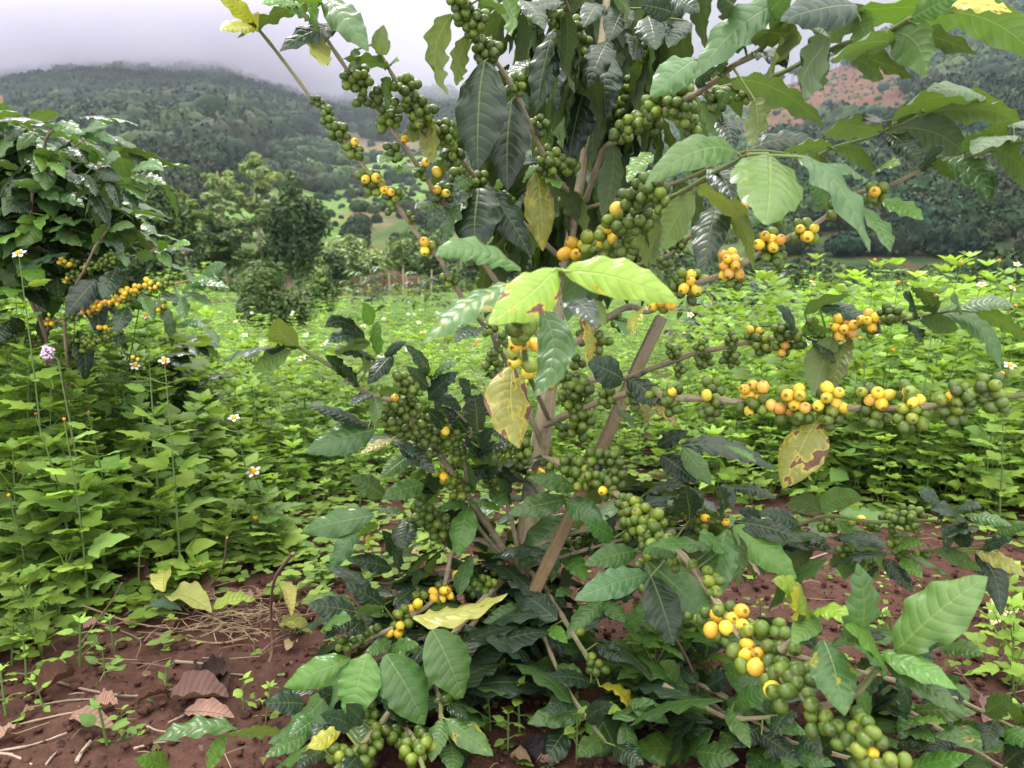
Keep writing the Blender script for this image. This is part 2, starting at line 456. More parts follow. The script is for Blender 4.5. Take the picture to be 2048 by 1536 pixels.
# ------------------------------------------------------------------ the coffee tree, traced branch by branch
# "@name r0 r1 bark | tile,x,y,depth ..."   a limb from the trunk outwards
# "tile bx by tx ty w kind [opts]"          a leaf on it: base, tip and visible width in that tile
# "* tile x y n r [y l k o counts] [dz]"    a bunch of n cherries of radius r, so many ripe ones
TREE = '''
@A .0065 .0026 b | 0,1092,760,1.42 0,960,640,1.30 5,720,290,1.22 2,830,1530 2,700,1390 2,600,1250 2,480,1110,1.14 2,340,930 2,200,740 2,70,580 1,1840,600 1,1640,330,1.08 1,1500,155,1.05
1 1490 130 1265 -40 105 y s.35
1 1488 150 1293 178 85 y s.2
1 1870 15 1388 222 72 d u z-.02
1 1500 155 1480 90 40 y
* 2 100 590 6 18
* 2 150 680 8 22
* 2 222 770 10 28
* 2 318 880 9 28 y1
* 2 415 1045 13 30 y2 l2
* 2 492 1108 1 30 y1
* 2 550 1155 8 27 y1 l1
* 2 530 1230 2 22
* 2 645 1270 3 25
* 2 745 1440 5 30 y2 l2
* 5 720 310 7 24
@B .006 .0028 b | 0,1100,700,1.42 0,990,560,1.33 2,880,1240,1.22 2,830,1180 2,740,1050 2,640,900,1.14 2,530,750 2,400,590 2,270,400,1.05 2,130,190 2,60,60 2,0,-40,1.0
1 1990 150 1635 302 112 d
2 150 -10 400 300 190 m f
1 1880 190 1886 382 140 y s.1 u
1 1820 120 1600 10 70 l
1 1760 30 1520 20 60 l
2 120 20 -60 -40 90 l u
1 1850 130 1800 60 90 l
* 2 330 465 21 29
* 2 360 590 4 28
* 2 455 570 6 28
* 2 512 705 14 29
* 2 555 890 6 28
* 2 610 815 1 27 y1
* 2 735 968 2 29 y1
* 2 700 1015 3 27
* 2 800 1005 1 33 y1
* 2 830 1120 11 28 y2
2 560 930 462 955 50 l
2 690 985 565 1018 46 l
2 700 690 782 952 130 o s.8 u
2 690 720 640 830 90 o s.6 u
2 840 1215 672 1222 50 m
2 990 1040 905 1115 100 m
@C .006 .0028 b | 0,1125,520,1.42 2,1320,1320,1.36 2,1100,1110,1.28 2,1000,1010 2,900,880,1.15 2,800,790 2,680,640 2,560,470,1.06 2,460,300 2,420,260,1.04
2 465 325 490 146 118 w
2 512 400 238 350 66 m c400,300 u
2 300 300 320 410 70 m u
2 520 395 580 358 20 m
2 540 480 520 620 60 m u z.02
* 2 622 530 17 29
* 2 575 625 3 30
* 2 700 640 16 30
* 2 670 705 4 29 l2
* 2 830 770 19 30
* 2 895 900 11 30
* 2 940 1020 6 26
* 2 1035 1055 13 28
@D .0065 .003 b | 0,1148,420,1.42 2,1600,1160,1.38 2,1500,1040,1.26 2,1410,880,1.18 2,1250,520,1.08 2,1110,310 2,1040,200,1.0 2,960,60 2,900,-60,.96
2 890 90 866 560 128 b c700,330 u
2 985 215 912 500 110 b u z.02
2 1080 358 1042 992 315 d z-.03 f s.05
2 1240 585 1216 1112 255 d f
2 1040 0 1230 110 60 m u
* 2 925 20 13 30
* 2 1015 125 23 29
* 2 1090 290 17 30
* 2 1255 500 8 27
* 2 1400 720 7 26
* 2 1450 940 21 30
* 2 1580 975 4 30
* 2 1560 1185 7 26
* 2 1210 1180 8 27 z.03
2 1050 1100 1022 1490 300 d f
2 1005 1125 842 1450 84 m c850,1250
2 1090 1080 1345 1490 190 d f
2 1385 1005 1420 1468 182 o s.55 f
2 1130 1115 1250 1020 60 l
2 1440 1040 1515 1105 55 l
2 1610 1120 1672 1432 62 b u
2 1310 1050 1390 980 50 l
@X .005 .003 b | 0,1195,200,1.40 2,1680,420,1.3 2,1600,150,1.15 2,1540,-40,1.05
2 1480 180 1382 655 185 d f
2 1535 300 1508 665 118 d f
2 1440 580 1536 872 92 m u
2 1685 470 1572 955 235 d f
2 1800 330 1790 695 195 g f
2 1190 -25 1238 205 108 l u
2 1290 0 1430 175 110 d
2 1560 20 1290 90 80 d
2 1330 350 1220 520 90 g z.03
2 1280 520 1330 640 70 g z.03
* 2 1500 110 7 29
* 2 1600 150 11 29
* 2 1640 250 8 29
* 2 1560 265 8 29
* 2 1610 370 9 29
* 2 1560 470 7 27
* 2 1440 70 6 29
* 2 1385 140 4 27
* 2 1570 560 5 25
@Y .005 .003 b | 0,1192,230,1.40 2,1880,640,1.36 2,2010,480,1.25 2,2080,200,1.15 2,2100,-60,1.1
2 2040 790 1890 1160 205 d f
2 1850 845 1762 1315 150 m f
3 230 80 270 240 170 g
3 120 40 40 200 150 d
3 160 180 160 290 100 d
3 40 200 -60 420 150 d z.03
3 350 60 190 20 120 d
3 420 100 330 230 110 d
3 0 20 -80 130 120 d
3 60 -20 130 90 90 d u
3 350 -20 480 60 130 g
* 2 1880 640 9 29
* 2 1930 560 7 29
* 2 2010 500 9 28
* 2 1960 700 6 28
* 3 230 250 9 24
* 3 180 370 7 24
* 3 100 520 6 24
* 3 90 570 5 24
* 3 200 430 5 22
@E .0065 .0032 b | 0,1172,400,1.40 3,10,740,1.30 3,80,680,1.2 3,300,540,1.05 3,500,430,.95 3,640,320,.86 3,770,245,.80 3,900,60,.74
3 900 -5 458 380 190 p c640,90
3 465 285 243 465 172 p f
3 1240 25 872 100 190 g f
3 940 190 735 180 135 d u
3 630 385 1085 615 128 m u c860,370
3 970 195 828 378 62 b u
3 1110 195 975 465 152 d u f
3 460 400 560 330 90 d
3 590 350 560 250 80 d
3 760 260 900 330 90 d z.02
3 700 230 680 130 120 d z.03
3 820 60 930 -40 180 m
3 640 30 560 -30 160 g
3 480 500 610 700 90 m u
3 590 560 642 730 112 g f
3 745 480 738 705 112 b u
3 560 540 640 450 60 m
3 280 500 420 400 110 b u
* 3 100 640 9 26
* 3 165 590 8 26 l1
* 3 230 580 13 27
* 3 290 515 12 28
* 3 390 485 15 28
* 3 405 560 9 27
* 3 445 600 6 25 z.03
* 3 565 490 13 25
* 3 695 445 8 22 z.04
@H2 .005 .003 g | 0,1200,240,1.40 3,600,420,1.2 3,830,370,1.05 3,1000,290,.98 3,1240,190,.9 3,1390,150,.85 3,1500,90,.80
3 1240 55 1935 105 150 l u c1600,0
3 1680 60 2140 310 190 l u c1930,60
3 1390 155 1572 372 205 m u c1560,150
3 1400 150 1818 262 104 d u
3 1420 205 1108 292 92 m u
3 1130 250 1518 382 92 d u
3 1230 290 1370 380 90 m u
3 1225 70 1292 245 112 m u
3 1110 250 1060 430 90 d u
3 1290 60 1110 180 120 d u z.03
3 1060 60 1130 210 130 d u z.03
3 1500 90 1760 -40 120 m
3 1650 20 1990 60 70 y s.7
3 1150 120 960 60 110 m z.05
@G .0045 .002 g | 0,1160,420,1.40 3,400,870,1.25 3,700,735,1.1 3,1020,760,1.02 3,1110,715,1.0 3,1280,670 3,1400,620,.95 3,1500,580 3,1560,530,.92
3 1360 640 1078 648 122 m u c1180,570
3 1400 600 1938 495 120 m u c1540,400
3 1530 560 2035 600 105 m u c1880,470
3 1390 625 1782 775 185 d u c1650,590
3 1390 605 1278 605 46 d
3 1400 650 1565 805 112 d
3 1850 470 1580 440 60 m
3 700 730 1060 690 92 d c880,630 f
3 1110 715 888 730 62 m u
3 1130 720 1332 852 82 m u c1290,730
3 1000 760 1140 832 62 m u
@I .0055 .0026 g | 0,1145,520,1.42 3,40,1180,1.18 3,170,1030,1.03 3,270,980 3,390,930,.88 3,560,830,.78 3,640,790 3,720,745,.72
3 665 740 222 885 175 pl f c500,640 s.1
3 812 742 800 1085 352 L f s.28 dd-.10
3 960 757 1302 1215 120 p c1180,820
3 560 795 640 965 160 d z.03
3 460 905 742 1300 108 o c690,930 u
3 575 980 500 1322 180 d z.06 f
3 1270 1000 1402 1217 82 m z.10
3 1375 960 1562 1062 84 l z.15
3 1335 835 1452 797 36 l z.15
3 1260 860 1140 830 50 w z.15
3 240 735 132 882 95 l z.05
3 455 930 308 1205 150 b u z.04
3 310 1040 268 1270 62 b u
3 170 1130 230 1290 52 b u
3 1100 990 1000 870 100 m z.1
3 720 1010 740 1090 70 m z.1
* 3 265 910 13 31 z-.02
* 3 175 950 9 31 z-.02
* 3 335 985 8 30
* 3 80 1008 1 34 y1 z-.03
* 3 75 1075 7 30
* 3 195 1060 10 31
* 3 120 1100 5 28 l2
* 3 45 1135 7 31 y2 l3
* 3 15 1160 2 31 y2
* 3 130 1185 7 28
* 3 60 1210 4 28 l1
* 5 1480 150 6 42 y5
* 5 1560 110 3 40 l2
* 5 1640 90 4 38 y1 l1
* 5 1750 100 8 36
* 5 1600 160 2 36
@J .007 .0028 b | 0,1108,720,1.42 0,1240,620,1.34 6,0,470,1.25 6,130,380 6,280,310,1.12 6,400,270 6,520,205,1.05 6,640,130 6,740,80,1.02 3,1060,1070 3,1130,1010,.98 3,1200,940 3,1370,910,.94 3,1470,860 3,1600,800,.90 3,1780,755 3,1900,720,.85 3,2060,680,.82
3 1640 785 1876 978 142 m c1860,760 f
3 1600 800 1720 870 60 m u
3 1780 745 1992 590 105 l u
3 1890 728 2075 945 112 m c2040,720 u
3 1995 680 1800 745 62 w
3 1990 600 2090 620 50 w
3 1550 812 1662 708 62 g
3 1760 740 1900 640 80 m u
3 1870 870 1880 980 50 d u
* 3 1330 930 8 28 y1 z-.01
* 3 1150 1015 8 28
* 3 1040 890 1 28
* 6 60 435 6 30 y4 l2
* 6 215 330 19 30 y4 l4
* 6 440 225 12 31 o8 y3
* 6 460 300 4 28 g4
* 6 665 110 15 31 o3 y2 l2
* 6 700 190 4 28
* 6 855 40 9 31 y4 l2
* 3 700 1010 2 26 o2
* 3 750 1050 2 26 o2
* 3 840 1050 6 22 z.06
@J2 .004 .003 b | 0,1150,560,1.42 6,60,180,1.3 6,200,80,1.25 6,290,30,1.2 6,420,-60,1.18
* 6 180 120 11 19
* 6 80 205 6 22
* 6 280 20 4 19
@K .007 .0026 b | 0,1112,760,1.43 5,1700,900,1.46 5,1830,875,1.42 6,0,790,1.38 6,130,745 6,250,700 6,400,670,1.24 6,540,640 6,700,620 6,830,600,1.15 6,960,575 6,1100,560 6,1300,530,1.05 6,1420,515 6,1550,490,1.0 6,1640,470,.98
6 850 490 1102 385 70 m u c930,390
6 930 460 1197 552 90 g c1080,430
6 800 585 690 440 62 g
6 840 600 995 600 80 l u c910,520
6 850 612 1032 768 42 g
6 1000 615 900 935 210 b u
6 1095 625 1000 925 110 b z.01
6 1555 470 1440 340 78 d u
6 1680 470 1992 452 82 w c1850,380
6 1560 490 1925 795 118 m c1840,430
6 1780 475 2085 642 90 l u c1930,500
6 1480 520 1690 570 105 m u
6 1385 540 1470 642 52 d
6 1450 480 1385 380 40 g
6 1550 480 1475 445 62 m u
6 1680 460 1640 400 30 m
* 6 130 700 10 20
* 6 160 795 6 20
* 6 290 660 7 21
* 6 288 745 9 22
* 6 445 630 7 21
* 6 440 715 11 21
* 6 575 600 10 23 y2
* 6 605 660 12 25 l2
* 6 735 575 10 25
* 6 725 660 6 26 o2
* 6 790 635 5 26 l1
* 6 890 540 3 22
* 6 935 610 6 20
* 6 1065 570 13 29 o6 y5
* 6 1215 525 8 28 y4 o2
* 6 1320 495 12 25
* 6 1200 580 4 24
@M .008 .0034 b | 0,1088,850,1.44 5,1330,1150,1.42 5,1560,1050,1.32 5,1750,990,1.25 5,1900,965,1.2 6,100,945,1.1 6,300,950 6,480,970,1.0 6,660,990 6,860,1000 6,1050,1000,.92 6,1200,1005 6,1400,1000,.86 6,1560,990 6,1750,960 6,1900,945,.80 6,2048,930 6,2160,925,.77
6 920 1065 728 1442 250 o s.75 f dd-.02
5 1770 900 2015 1085 148 d f z-.04
5 1745 905 1535 800 195 g f z-.04
5 1920 1050 2060 1180 70 o s1 z.02
5 1640 860 1540 780 90 g z.05
5 1730 1080 1800 1180 60 m
5 1850 1060 1900 1150 90 o z.05
* 6 130 925 6 27 y1
* 6 110 1000 6 27
* 6 30 930 4 26
* 6 335 900 7 30 z.01
* 6 310 932 1 33 y1 z-.02
* 6 340 1000 12 29
* 6 580 915 6 35 o6
* 6 540 985 6 32 y1
* 6 625 985 5 32 o1
* 6 780 935 8 36 y4 l3
* 6 735 1010 3 36 o2
* 6 830 1030 6 34 o1
* 6 980 950 7 36 y5 l1
* 6 985 1030 10 34 l2
* 6 1025 1000 3 36 y1 l2
* 6 1180 920 2 34 l1
* 6 1258 950 5 36 y3 o2
* 6 1190 970 1 34 k1
* 6 1225 1050 10 33
* 6 1400 930 5 35 l3
* 6 1455 945 3 37 y2 o1
* 6 1440 1040 12 35 l5
* 6 1620 940 2 35 y1
* 6 1680 930 7 34
* 6 1660 1035 6 35 l1
* 6 1850 905 8 37 l2
* 6 1780 955 3 34
* 6 1895 990 3 35
* 5 1420 920 8 30
* 5 1500 960 14 31
* 5 1440 1020 10 30
* 5 1500 1110 14 30
* 5 1480 1180 8 30
* 5 1385 1200 5 28
* 5 1650 1000 10 28
* 5 1820 1010 9 30
* 5 1320 945 1 30 y1
@N .005 .0028 g | 0,1098,840,1.44 5,1240,980,1.2 5,1195,880,.92 5,1165,720,.72 5,1160,600,.66 5,1180,520,.63 5,1290,380,.60 5,1390,265,.58
5 1145 262 648 180 150 pl c860,60 z.05
5 1345 258 958 578 290 yl f s.55 c1230,400
5 1405 272 2065 455 250 yl f s.30 c1720,260
5 1085 345 585 690 165 pl s.5 c820,430
5 1272 505 1222 1012 225 m f c1430,740
5 1095 828 1135 1305 272 o f s.78 c1060,1050
5 1400 455 1592 602 135 g z.10 c1500,400
5 1500 510 1535 805 82 o s.9 z.25
5 912 668 872 712 15 r z.2
5 885 600 758 690 95 g z.3
5 930 600 880 660 60 d z.3
5 1560 450 1642 592 82 b u z.25
5 1880 480 1808 642 64 o s.5 z.25
5 1982 0 1905 262 66 b u z.35
5 1700 560 1760 650 70 m z.4
* 5 1155 520 1 44 y1
* 5 1130 565 2 50
* 5 1190 570 2 48
* 5 1100 610 1 48
* 5 1135 660 1 56 l1
* 5 1190 640 2 48
* 5 1115 705 1 48 y1
* 5 1205 700 2 44 y2
* 5 1100 750 1 46 l1
* 5 1115 800 1 44 y1
* 5 1165 785 2 48 l2
* 5 1195 855 1 46 y1
@N2 .006 .003 b | 0,1085,890,1.44 5,1060,800,1.36 5,1000,700,1.3 5,960,610,1.25 5,880,540,1.2
* 5 960 605 5 26
* 5 1040 660 2 26
* 5 990 740 6 25
* 5 985 830 9 26
* 5 1550 640 8 30 z.1
* 5 1600 690 6 32 z.1
* 5 1480 810 3 28 z.1
* 5 1710 560 9 27 z.15
5 700 960 560 940 40 m z.05
5 950 860 900 900 45 l
@P .0085 .0034 b | 8,1125,480,1.50 8,1010,300,1.47 8,960,230,1.45 8,880,110,1.42 5,790,1530,1.40 5,700,1385,1.35 5,600,1255,1.28 5,520,1150 5,430,1040,1.17 5,270,1000,1.12 5,120,890,1.08 4,1960,840 4,1750,715,1.05
4 1742 712 1635 545 165 b u c1600,640
4 1692 735 1478 858 125 l u
4 1755 712 1285 802 46 d c1500,690
4 1650 690 1518 715 42 yl
5 250 700 0 600 90 d c110,490
5 245 680 15 690 82 g c120,610
5 212 548 48 520 50 L
5 275 585 228 455 92 L f
5 300 755 312 560 82 L f
5 262 700 78 745 80 m u
5 345 760 475 688 70 g f
5 392 760 248 935 108 d f
5 292 785 55 755 70 d c170,700
5 272 775 228 845 72 l u
5 130 885 0 765 82 d
5 200 940 90 830 60 d
5 260 990 160 1060 70 g
5 330 1002 442 952 66 m u
5 285 1010 302 1152 92 m u
5 290 1200 -115 1332 190 m f
5 255 1185 -100 1062 78 d
5 402 1250 205 1345 60 o
5 430 1270 645 1455 112 d f
5 500 1345 325 1482 112 m f
8 650 50 428 122 112 m f
8 445 110 258 8 118 m f
* 5 440 915 9 26
* 5 500 965 11 27
* 5 400 1040 12 26 y1
* 5 318 1085 3 28
* 5 385 1140 10 27
* 5 500 1075 14 27
* 5 480 1180 11 27
* 5 560 1150 13 27
* 5 600 1220 11 27
* 5 555 1275 8 27
* 5 680 1245 10 27
* 5 725 1190 8 26 y1
* 5 775 1235 8 26
* 5 785 1330 8 26
* 5 655 1300 6 26
* 5 610 1342 1 28 l1
* 5 690 1440 4 29 y1 l3
* 5 745 1490 4 28 l1
* 8 785 20 4 27 l3
* 8 850 90 6 26 l2
* 8 640 200 12 27
* 8 700 245 12 27
* 8 740 290 9 27
* 8 620 130 5 26
8 390 210 8 298 150 m f
8 312 270 153 505 108 m f
8 885 165 828 432 150 L f
8 880 150 728 188 60 m
8 890 125 1052 192 52 l
8 552 225 538 405 142 d f
8 410 270 298 322 52 l u
8 560 205 400 200 40 m
@S2 .005 .0024 b | 8,1110,470,1.50 8,930,262,1.46 8,880,60,1.42 5,815,1335,1.36 5,812,1290 5,860,1200,1.3 5,760,1080,1.26 5,620,900,1.22
5 622 885 468 698 80 g f
5 610 890 668 828 36 yl
5 630 890 778 808 54 m
5 602 960 478 828 92 g f
5 602 1018 782 858 112 g f
5 792 1062 668 1038 90 g
5 890 1212 862 928 150 g f
5 832 1212 688 1068 102 d f
5 900 1302 988 1188 80 g f
5 882 1322 812 1238 70 g
5 870 1352 1072 1290 82 d
5 960 1402 878 1502 92 d
5 930 980 858 998 40 l
5 640 1080 700 1000 70 g
5 830 1010 780 900 70 g
5 700 1180 600 1090 90 d
5 420 1270 520 1360 70 g
5 1010 1200 1070 1290 70 d
@S3 .006 .0025 b | 8,1140,372,1.48 8,1060,40,1.42 5,1000,1420,1.38 5,1040,1300,1.33
* 5 1010 1490 12 25
* 5 1070 1440 8 24
* 5 1060 1330 6 24
* 5 1160 1310 9 28
* 5 1150 1380 6 26
* 5 960 1500 6 22
8 1000 70 1090 160 90 m
8 960 10 1040 -40 80 d
8 1110 90 1030 20 80 m
@Q .008 .0036 b | 0,1062,1010,1.46 5,1250,1380,1.40 5,1500,1450,1.28 9,0,130,1.2 9,100,250,1.12 9,200,330 9,330,450,1.0 9,450,620 9,570,800,.84 9,700,960,.78 9,870,1100,.72 9,1000,1230 9,1120,1380,.66 9,1250,1450 9,1420,1580,.61
* 5 1320 1390 5 30 l2
* 5 1235 1440 2 30 y1 l1
* 5 1440 1400 9 30
* 5 1500 1440 11 31 l2
* 5 1580 1395 11 30 k1
* 5 1600 1480 11 31
* 5 1500 1490 6 31 l2
* 5 1700 1350 8 28
* 5 1640 1515 8 31 y1
* 5 1710 1500 8 30
* 9 20 165 11 29 l3
* 9 60 215 15 30 l4
* 9 110 270 13 31 l4
* 9 40 290 8 28
* 9 160 255 7 31 l2
* 9 190 325 8 32 l3
* 9 125 345 7 28
* 9 170 385 6 30 l1
* 9 250 425 5 28 l2
* 9 72 480 3 28
* 9 90 582 1 28
* 9 350 460 1 28 l1
* 9 430 515 3 32 l3
* 9 458 565 3 32 l2
* 9 455 625 2 30
* 9 345 735 2 26
* 9 490 690 2 34
* 9 540 675 1 36
* 9 470 722 1 37 o1
* 9 598 698 1 40 y1
* 9 552 735 1 34 y1
* 9 442 795 1 40 y1
* 9 520 785 1 38 y1
* 9 603 770 1 38 y1
* 9 500 830 2 32
* 9 390 740 2 34
* 9 620 815 1 36 l1
* 9 672 825 2 38 l1
* 9 735 815 2 42
* 9 792 760 1 36
* 9 820 810 1 38
* 9 737 882 1 44
* 9 790 890 2 38
* 9 870 890 1 40
* 9 560 905 1 40
* 9 590 860 2 34
* 9 628 872 1 38 y1
* 9 622 930 1 44 y1
* 9 685 916 1 38 y1
* 9 672 985 1 44 o1
* 9 600 978 1 40
* 9 760 950 2 40
* 9 770 1020 1 42
* 9 840 980 3 40
* 9 845 1038 1 44
* 9 920 1005 3 42
* 9 920 1065 2 42
* 9 725 1055 1 36
* 9 755 1102 1 46 y1
* 9 838 1110 1 42
* 9 790 1160 2 40
* 9 955 1165 2 42
* 9 960 1238 1 42 l1
* 9 960 1312 1 42
* 9 1025 1295 2 42
* 9 1095 1292 1 40
* 9 1030 1240 1 36 l1
* 9 1180 1240 2 42
* 9 1180 1300 1 44 l1
* 9 1250 1300 2 42
* 9 1215 1255 1 38
* 9 1140 1358 1 42
* 9 1092 1382 1 36
* 9 1232 1358 1 44
* 9 1312 1370 1 42
* 9 1200 1415 1 42 l1
* 9 1270 1425 1 34 y1
* 9 1238 1475 1 44 l1
* 9 1362 1460 1 42 l1
* 9 1435 1465 1 40
* 9 1305 1500 1 44 l1
* 9 1180 1490 1 38 z.02
9 110 440 462 780 232 m f
9 132 520 250 875 200 d f
9 525 278 455 650 190 m f
9 560 262 882 532 175 l f
9 562 290 580 572 90 d u
9 560 240 912 342 108 d
9 100 100 312 58 60 d
9 330 232 308 58 155 d f
9 502 195 478 58 72 d
8 1815 518 1440 655 165 p f
8 1762 398 1492 472 135 m f
8 1645 332 1478 235 112 m
8 1375 392 1502 555 112 l f
8 1342 418 1318 562 86 m f
8 1420 208 1142 492 185 m f s.12
8 1390 140 1590 232 140 m f
8 1392 128 1092 205 132 m f
8 1452 70 1195 12 100 m
9 500 380 380 330 90 m
9 250 400 90 400 90 m
9 460 370 130 370 80 m
* 8 1460 335 7 27
@Q2 .0045 .003 g | 9,800,900,.76 9,880,830,.75 9,940,745,.74 9,965,690,.74
9 945 735 758 540 100 yl c930,580
9 992 728 863 868 132 L f
9 960 705 1162 772 92 yl c1060,640
9 870 700 850 610 50 y
@U .0045 .003 g | 9,980,1200,.71 9,1180,1120,.70 9,1300,985,.70 9,1400,895,.69
9 1175 852 1192 452 172 p f
9 1392 902 1858 522 285 L f s.12
9 1020 848 1128 1235 222 m f s.42
9 1312 972 1128 778 82 l
9 1318 912 1702 1098 130 L
9 1340 965 1742 1232 130 m f
9 1300 990 1180 880 70 m
9 1380 930 1640 870 90 d z.03
9 1640 880 1840 930 100 m z.03
@R1 .0045 .0028 b | 0,1058,1095,1.46 9,60,200,1.36 9,150,185,1.3 9,340,220,1.25 9,530,262,1.2
* 9 230 190 5 22
* 9 240 225 4 22
* 9 392 215 5 24 y1 l1
* 9 380 275 3 24 l1
* 9 490 220 5 20
* 9 515 242 1 24 o1
6 170 1210 692 1342 112 d f c420,1160
6 180 1220 335 1425 122 m
6 60 1260 252 1412 142 d f
6 40 1212 212 1128 92 d f
6 420 1208 582 1302 42 l
6 300 1470 118 1535 122 d
6 400 1418 455 1545 102 d
6 460 1440 690 1500 70 d
@R2 .0042 .0028 b | 0,1050,1135,1.47 9,120,290,1.36 9,220,280,1.32 9,390,265,1.27
9 430 320 290 330 90 d
@R4 .0045 .0025 b | 0,1044,1170,1.48 9,400,330,1.4 9,850,360,1.3 9,1100,400,1.2 9,1300,405,1.13 9,1500,390,1.08 9,1640,380,1.05
* 9 1140 390 5 22
* 9 1145 425 2 22
* 9 1400 370 5 23
* 9 1425 408 2 23
* 9 1520 400 3 22
* 9 1190 240 2 24 y1 l1
* 9 1265 262 5 22
* 9 1050 270 4 23
* 9 1010 268 2 22
* 9 1330 205 4 22
* 9 1385 230 6 22
* 9 1460 215 18 22
* 9 1480 265 6 21
* 9 1370 290 2 22
* 9 1270 460 2 22
9 1000 190 818 158 112 d u c900,100
9 990 190 1228 128 122 m u c1100,70
9 1100 195 1442 272 82 l f
9 1080 222 1342 492 108 l f
9 1330 430 1482 612 92 d f
9 1590 380 1832 492 82 m u
9 1800 400 1928 722 132 d f c1930,480
9 1800 390 2060 525 82 o s.5
9 1720 370 1752 242 102 g f
9 1660 370 1640 268 72 g
9 1830 378 1992 328 70 g
9 1620 202 1508 88 74 g
9 1740 232 1568 180 70 d
9 1700 180 1830 170 60 g
9 1760 212 1985 262 72 m
9 1420 418 1525 532 86 l f
9 1380 370 1542 358 52 l
9 1280 470 1260 560 60 d
9 900 300 1060 390 70 d
9 1780 260 1640 320 80 d
9 1900 300 2070 260 80 m
@R3 .004 .0025 g | 9,520,330,1.3 9,700,300,1.25 9,890,255,1.2 9,1050,210,1.15 9,1260,240,1.1 9,1450,235,1.08 9,1600,235,1.06
9 900 260 690 190 90 d
9 700 260 580 180 90 d
@br1 .0095 .005 b | 8,1150,470,1.51 8,1110,500,1.49 8,1010,600,1.42 8,890,730,1.34 8,820,812,1.28 8,700,960,1.2
8 592 745 1088 622 104 yb c800,770 s.55 f z-.03
8 692 812 852 1170 262 m f z-.13
8 448 942 652 1310 262 m f z-.10
8 352 938 264 1295 230 l f z-.10
8 265 965 -85 1110 160 l f
7 1812 1000 1405 1405 150 m f c1640,1300 z-.06
8 872 788 982 1055 140 d f
8 480 870 335 952 80 m
8 462 930 622 890 95 m
8 610 890 520 960 80 m
* 8 960 580 8 24
* 8 900 605 5 22
* 8 985 560 2 26 l2
* 8 1040 500 3 25 l1
@br2 .006 .004 b | 8,1090,450,1.50 8,945,340,1.48 8,810,390,1.44 8,770,530,1.40 8,740,610,1.36 8,650,700,1.32 8,600,725,1.30 8,480,805,1.26 8,380,850 8,240,920,1.2
* 8 620 635 5 25 l1
* 8 605 690 3 27 y3
* 8 740 600 6 26 y2
* 8 765 630 4 24 y4
* 8 720 650 2 24 y1
* 8 535 730 5 25 l2
* 8 525 780 6 26 y1
* 8 390 800 2 26
* 8 345 850 2 20
* 8 220 885 4 25
* 8 490 842 2 25 y2
* 8 820 525 1 26 y1
* 8 300 880 2 22
8 482 492 243 440 98 d f
8 520 490 542 388 70 d
8 442 692 238 578 112 d f
8 592 600 488 682 72 d f
8 592 600 640 508 48 d
8 500 420 430 290 80 d
8 360 380 292 395 40 l
8 352 370 340 330 26 y
8 292 718 38 682 135 g f
8 290 742 125 865 82 d
8 312 742 432 690 60 m u
8 330 760 240 850 80 d
7 1700 800 1840 760 70 m
@br3 .0065 .0045 b | 8,1180,480,1.50 8,1265,565,1.44 8,1330,670,1.38 8,1400,780,1.3 8,1460,880,1.24 8,1530,990,1.2
8 1242 718 958 772 132 m f
8 1172 740 1332 765 92 m
8 1050 640 1245 712 82 d
8 1082 818 1216 1082 170 d f
8 1242 800 1535 985 132 d f
8 1310 800 1402 882 82 l
8 1592 650 1392 865 122 m f
8 1600 668 1702 772 102 m
8 1525 1090 1292 1062 92 d
8 1535 1220 1192 1302 150 m f
8 1562 1250 1722 1605 242 m f s.12
8 1555 1215 1692 1242 66 yl
8 1535 1240 1530 1368 56 l
8 1570 1108 1738 1302 62 y c1740,1080 s.3
8 1740 1170 1928 1302 102 m f
9 342 1425 18 1412 172 l f s.1
8 1402 1328 1258 1545 150 d f
8 1420 600 1340 640 60 m
8 1300 620 1400 700 90 d
8 1560 880 1700 980 100 d
8 1680 650 1790 560 90 d
8 1700 800 1840 720 110 m
* 8 1555 1000 6 27
* 8 1470 822 1 26 l1
* 8 1530 965 3 25
@br4 .0075 .005 b | 8,1080,520,1.5 8,950,720,1.38 8,800,900,1.28 8,600,1090,1.2 8,490,1220,1.13 8,400,1330,1.08 8,180,1555,1.0
* 8 210 1440 5 31 l1
* 8 330 1475 7 32
* 8 395 1395 5 30
* 8 370 1250 5 27
* 8 420 1340 3 30
7 1242 1330 803 1402 100 m c1020,1270
7 1472 1350 1190 1358 62 b u
7 1192 1370 1088 1545 90 l u
7 882 1540 705 1490 120 l
7 1592 1200 1393 1202 132 g f
7 1842 1320 1678 1258 102 g f
7 1792 1320 1588 1482 92 y
7 1602 1370 1388 1482 92 m
7 1700 1450 1560 1540 90 d
7 1880 1470 1800 1560 110 d
8 330 1300 240 1200 110 g
8 470 1130 330 1180 90 d
@br5 .005 .004 b | 8,1085,540,1.5 8,900,850,1.35 8,715,1030,1.22 8,735,1190,1.15 8,740,1270,1.1
* 8 775 1170 3 28
* 8 755 1200 2 29 l1
8 742 1280 688 1505 122 m f
8 765 1280 1012 1472 142 m f s.4
8 790 1410 802 1565 132 m f
8 780 1200 880 1280 70 d
@br6 .0055 .004 b | 8,1085,545,1.5 8,800,1000,1.3 8,540,1230,1.15 8,600,1390,1.08 8,650,1550,1.0
* 8 520 1370 5 31
* 8 600 1450 8 32 l2
* 8 665 1420 4 32 l2
* 8 620 1345 3 30
8 560 1300 420 1180 90 d
@low1 .005 .003 b | 9,180,1000,1.25 9,500,1130,1.15 9,760,1330,1.05 9,1100,1440,.98 9,1400,1500,.95
9 520 1150 700 1240 110 m f
9 700 1290 560 1400 120 d f
9 900 1390 820 1510 120 m f
9 300 1060 180 960 100 m f
9 420 1090 560 1010 100 g f
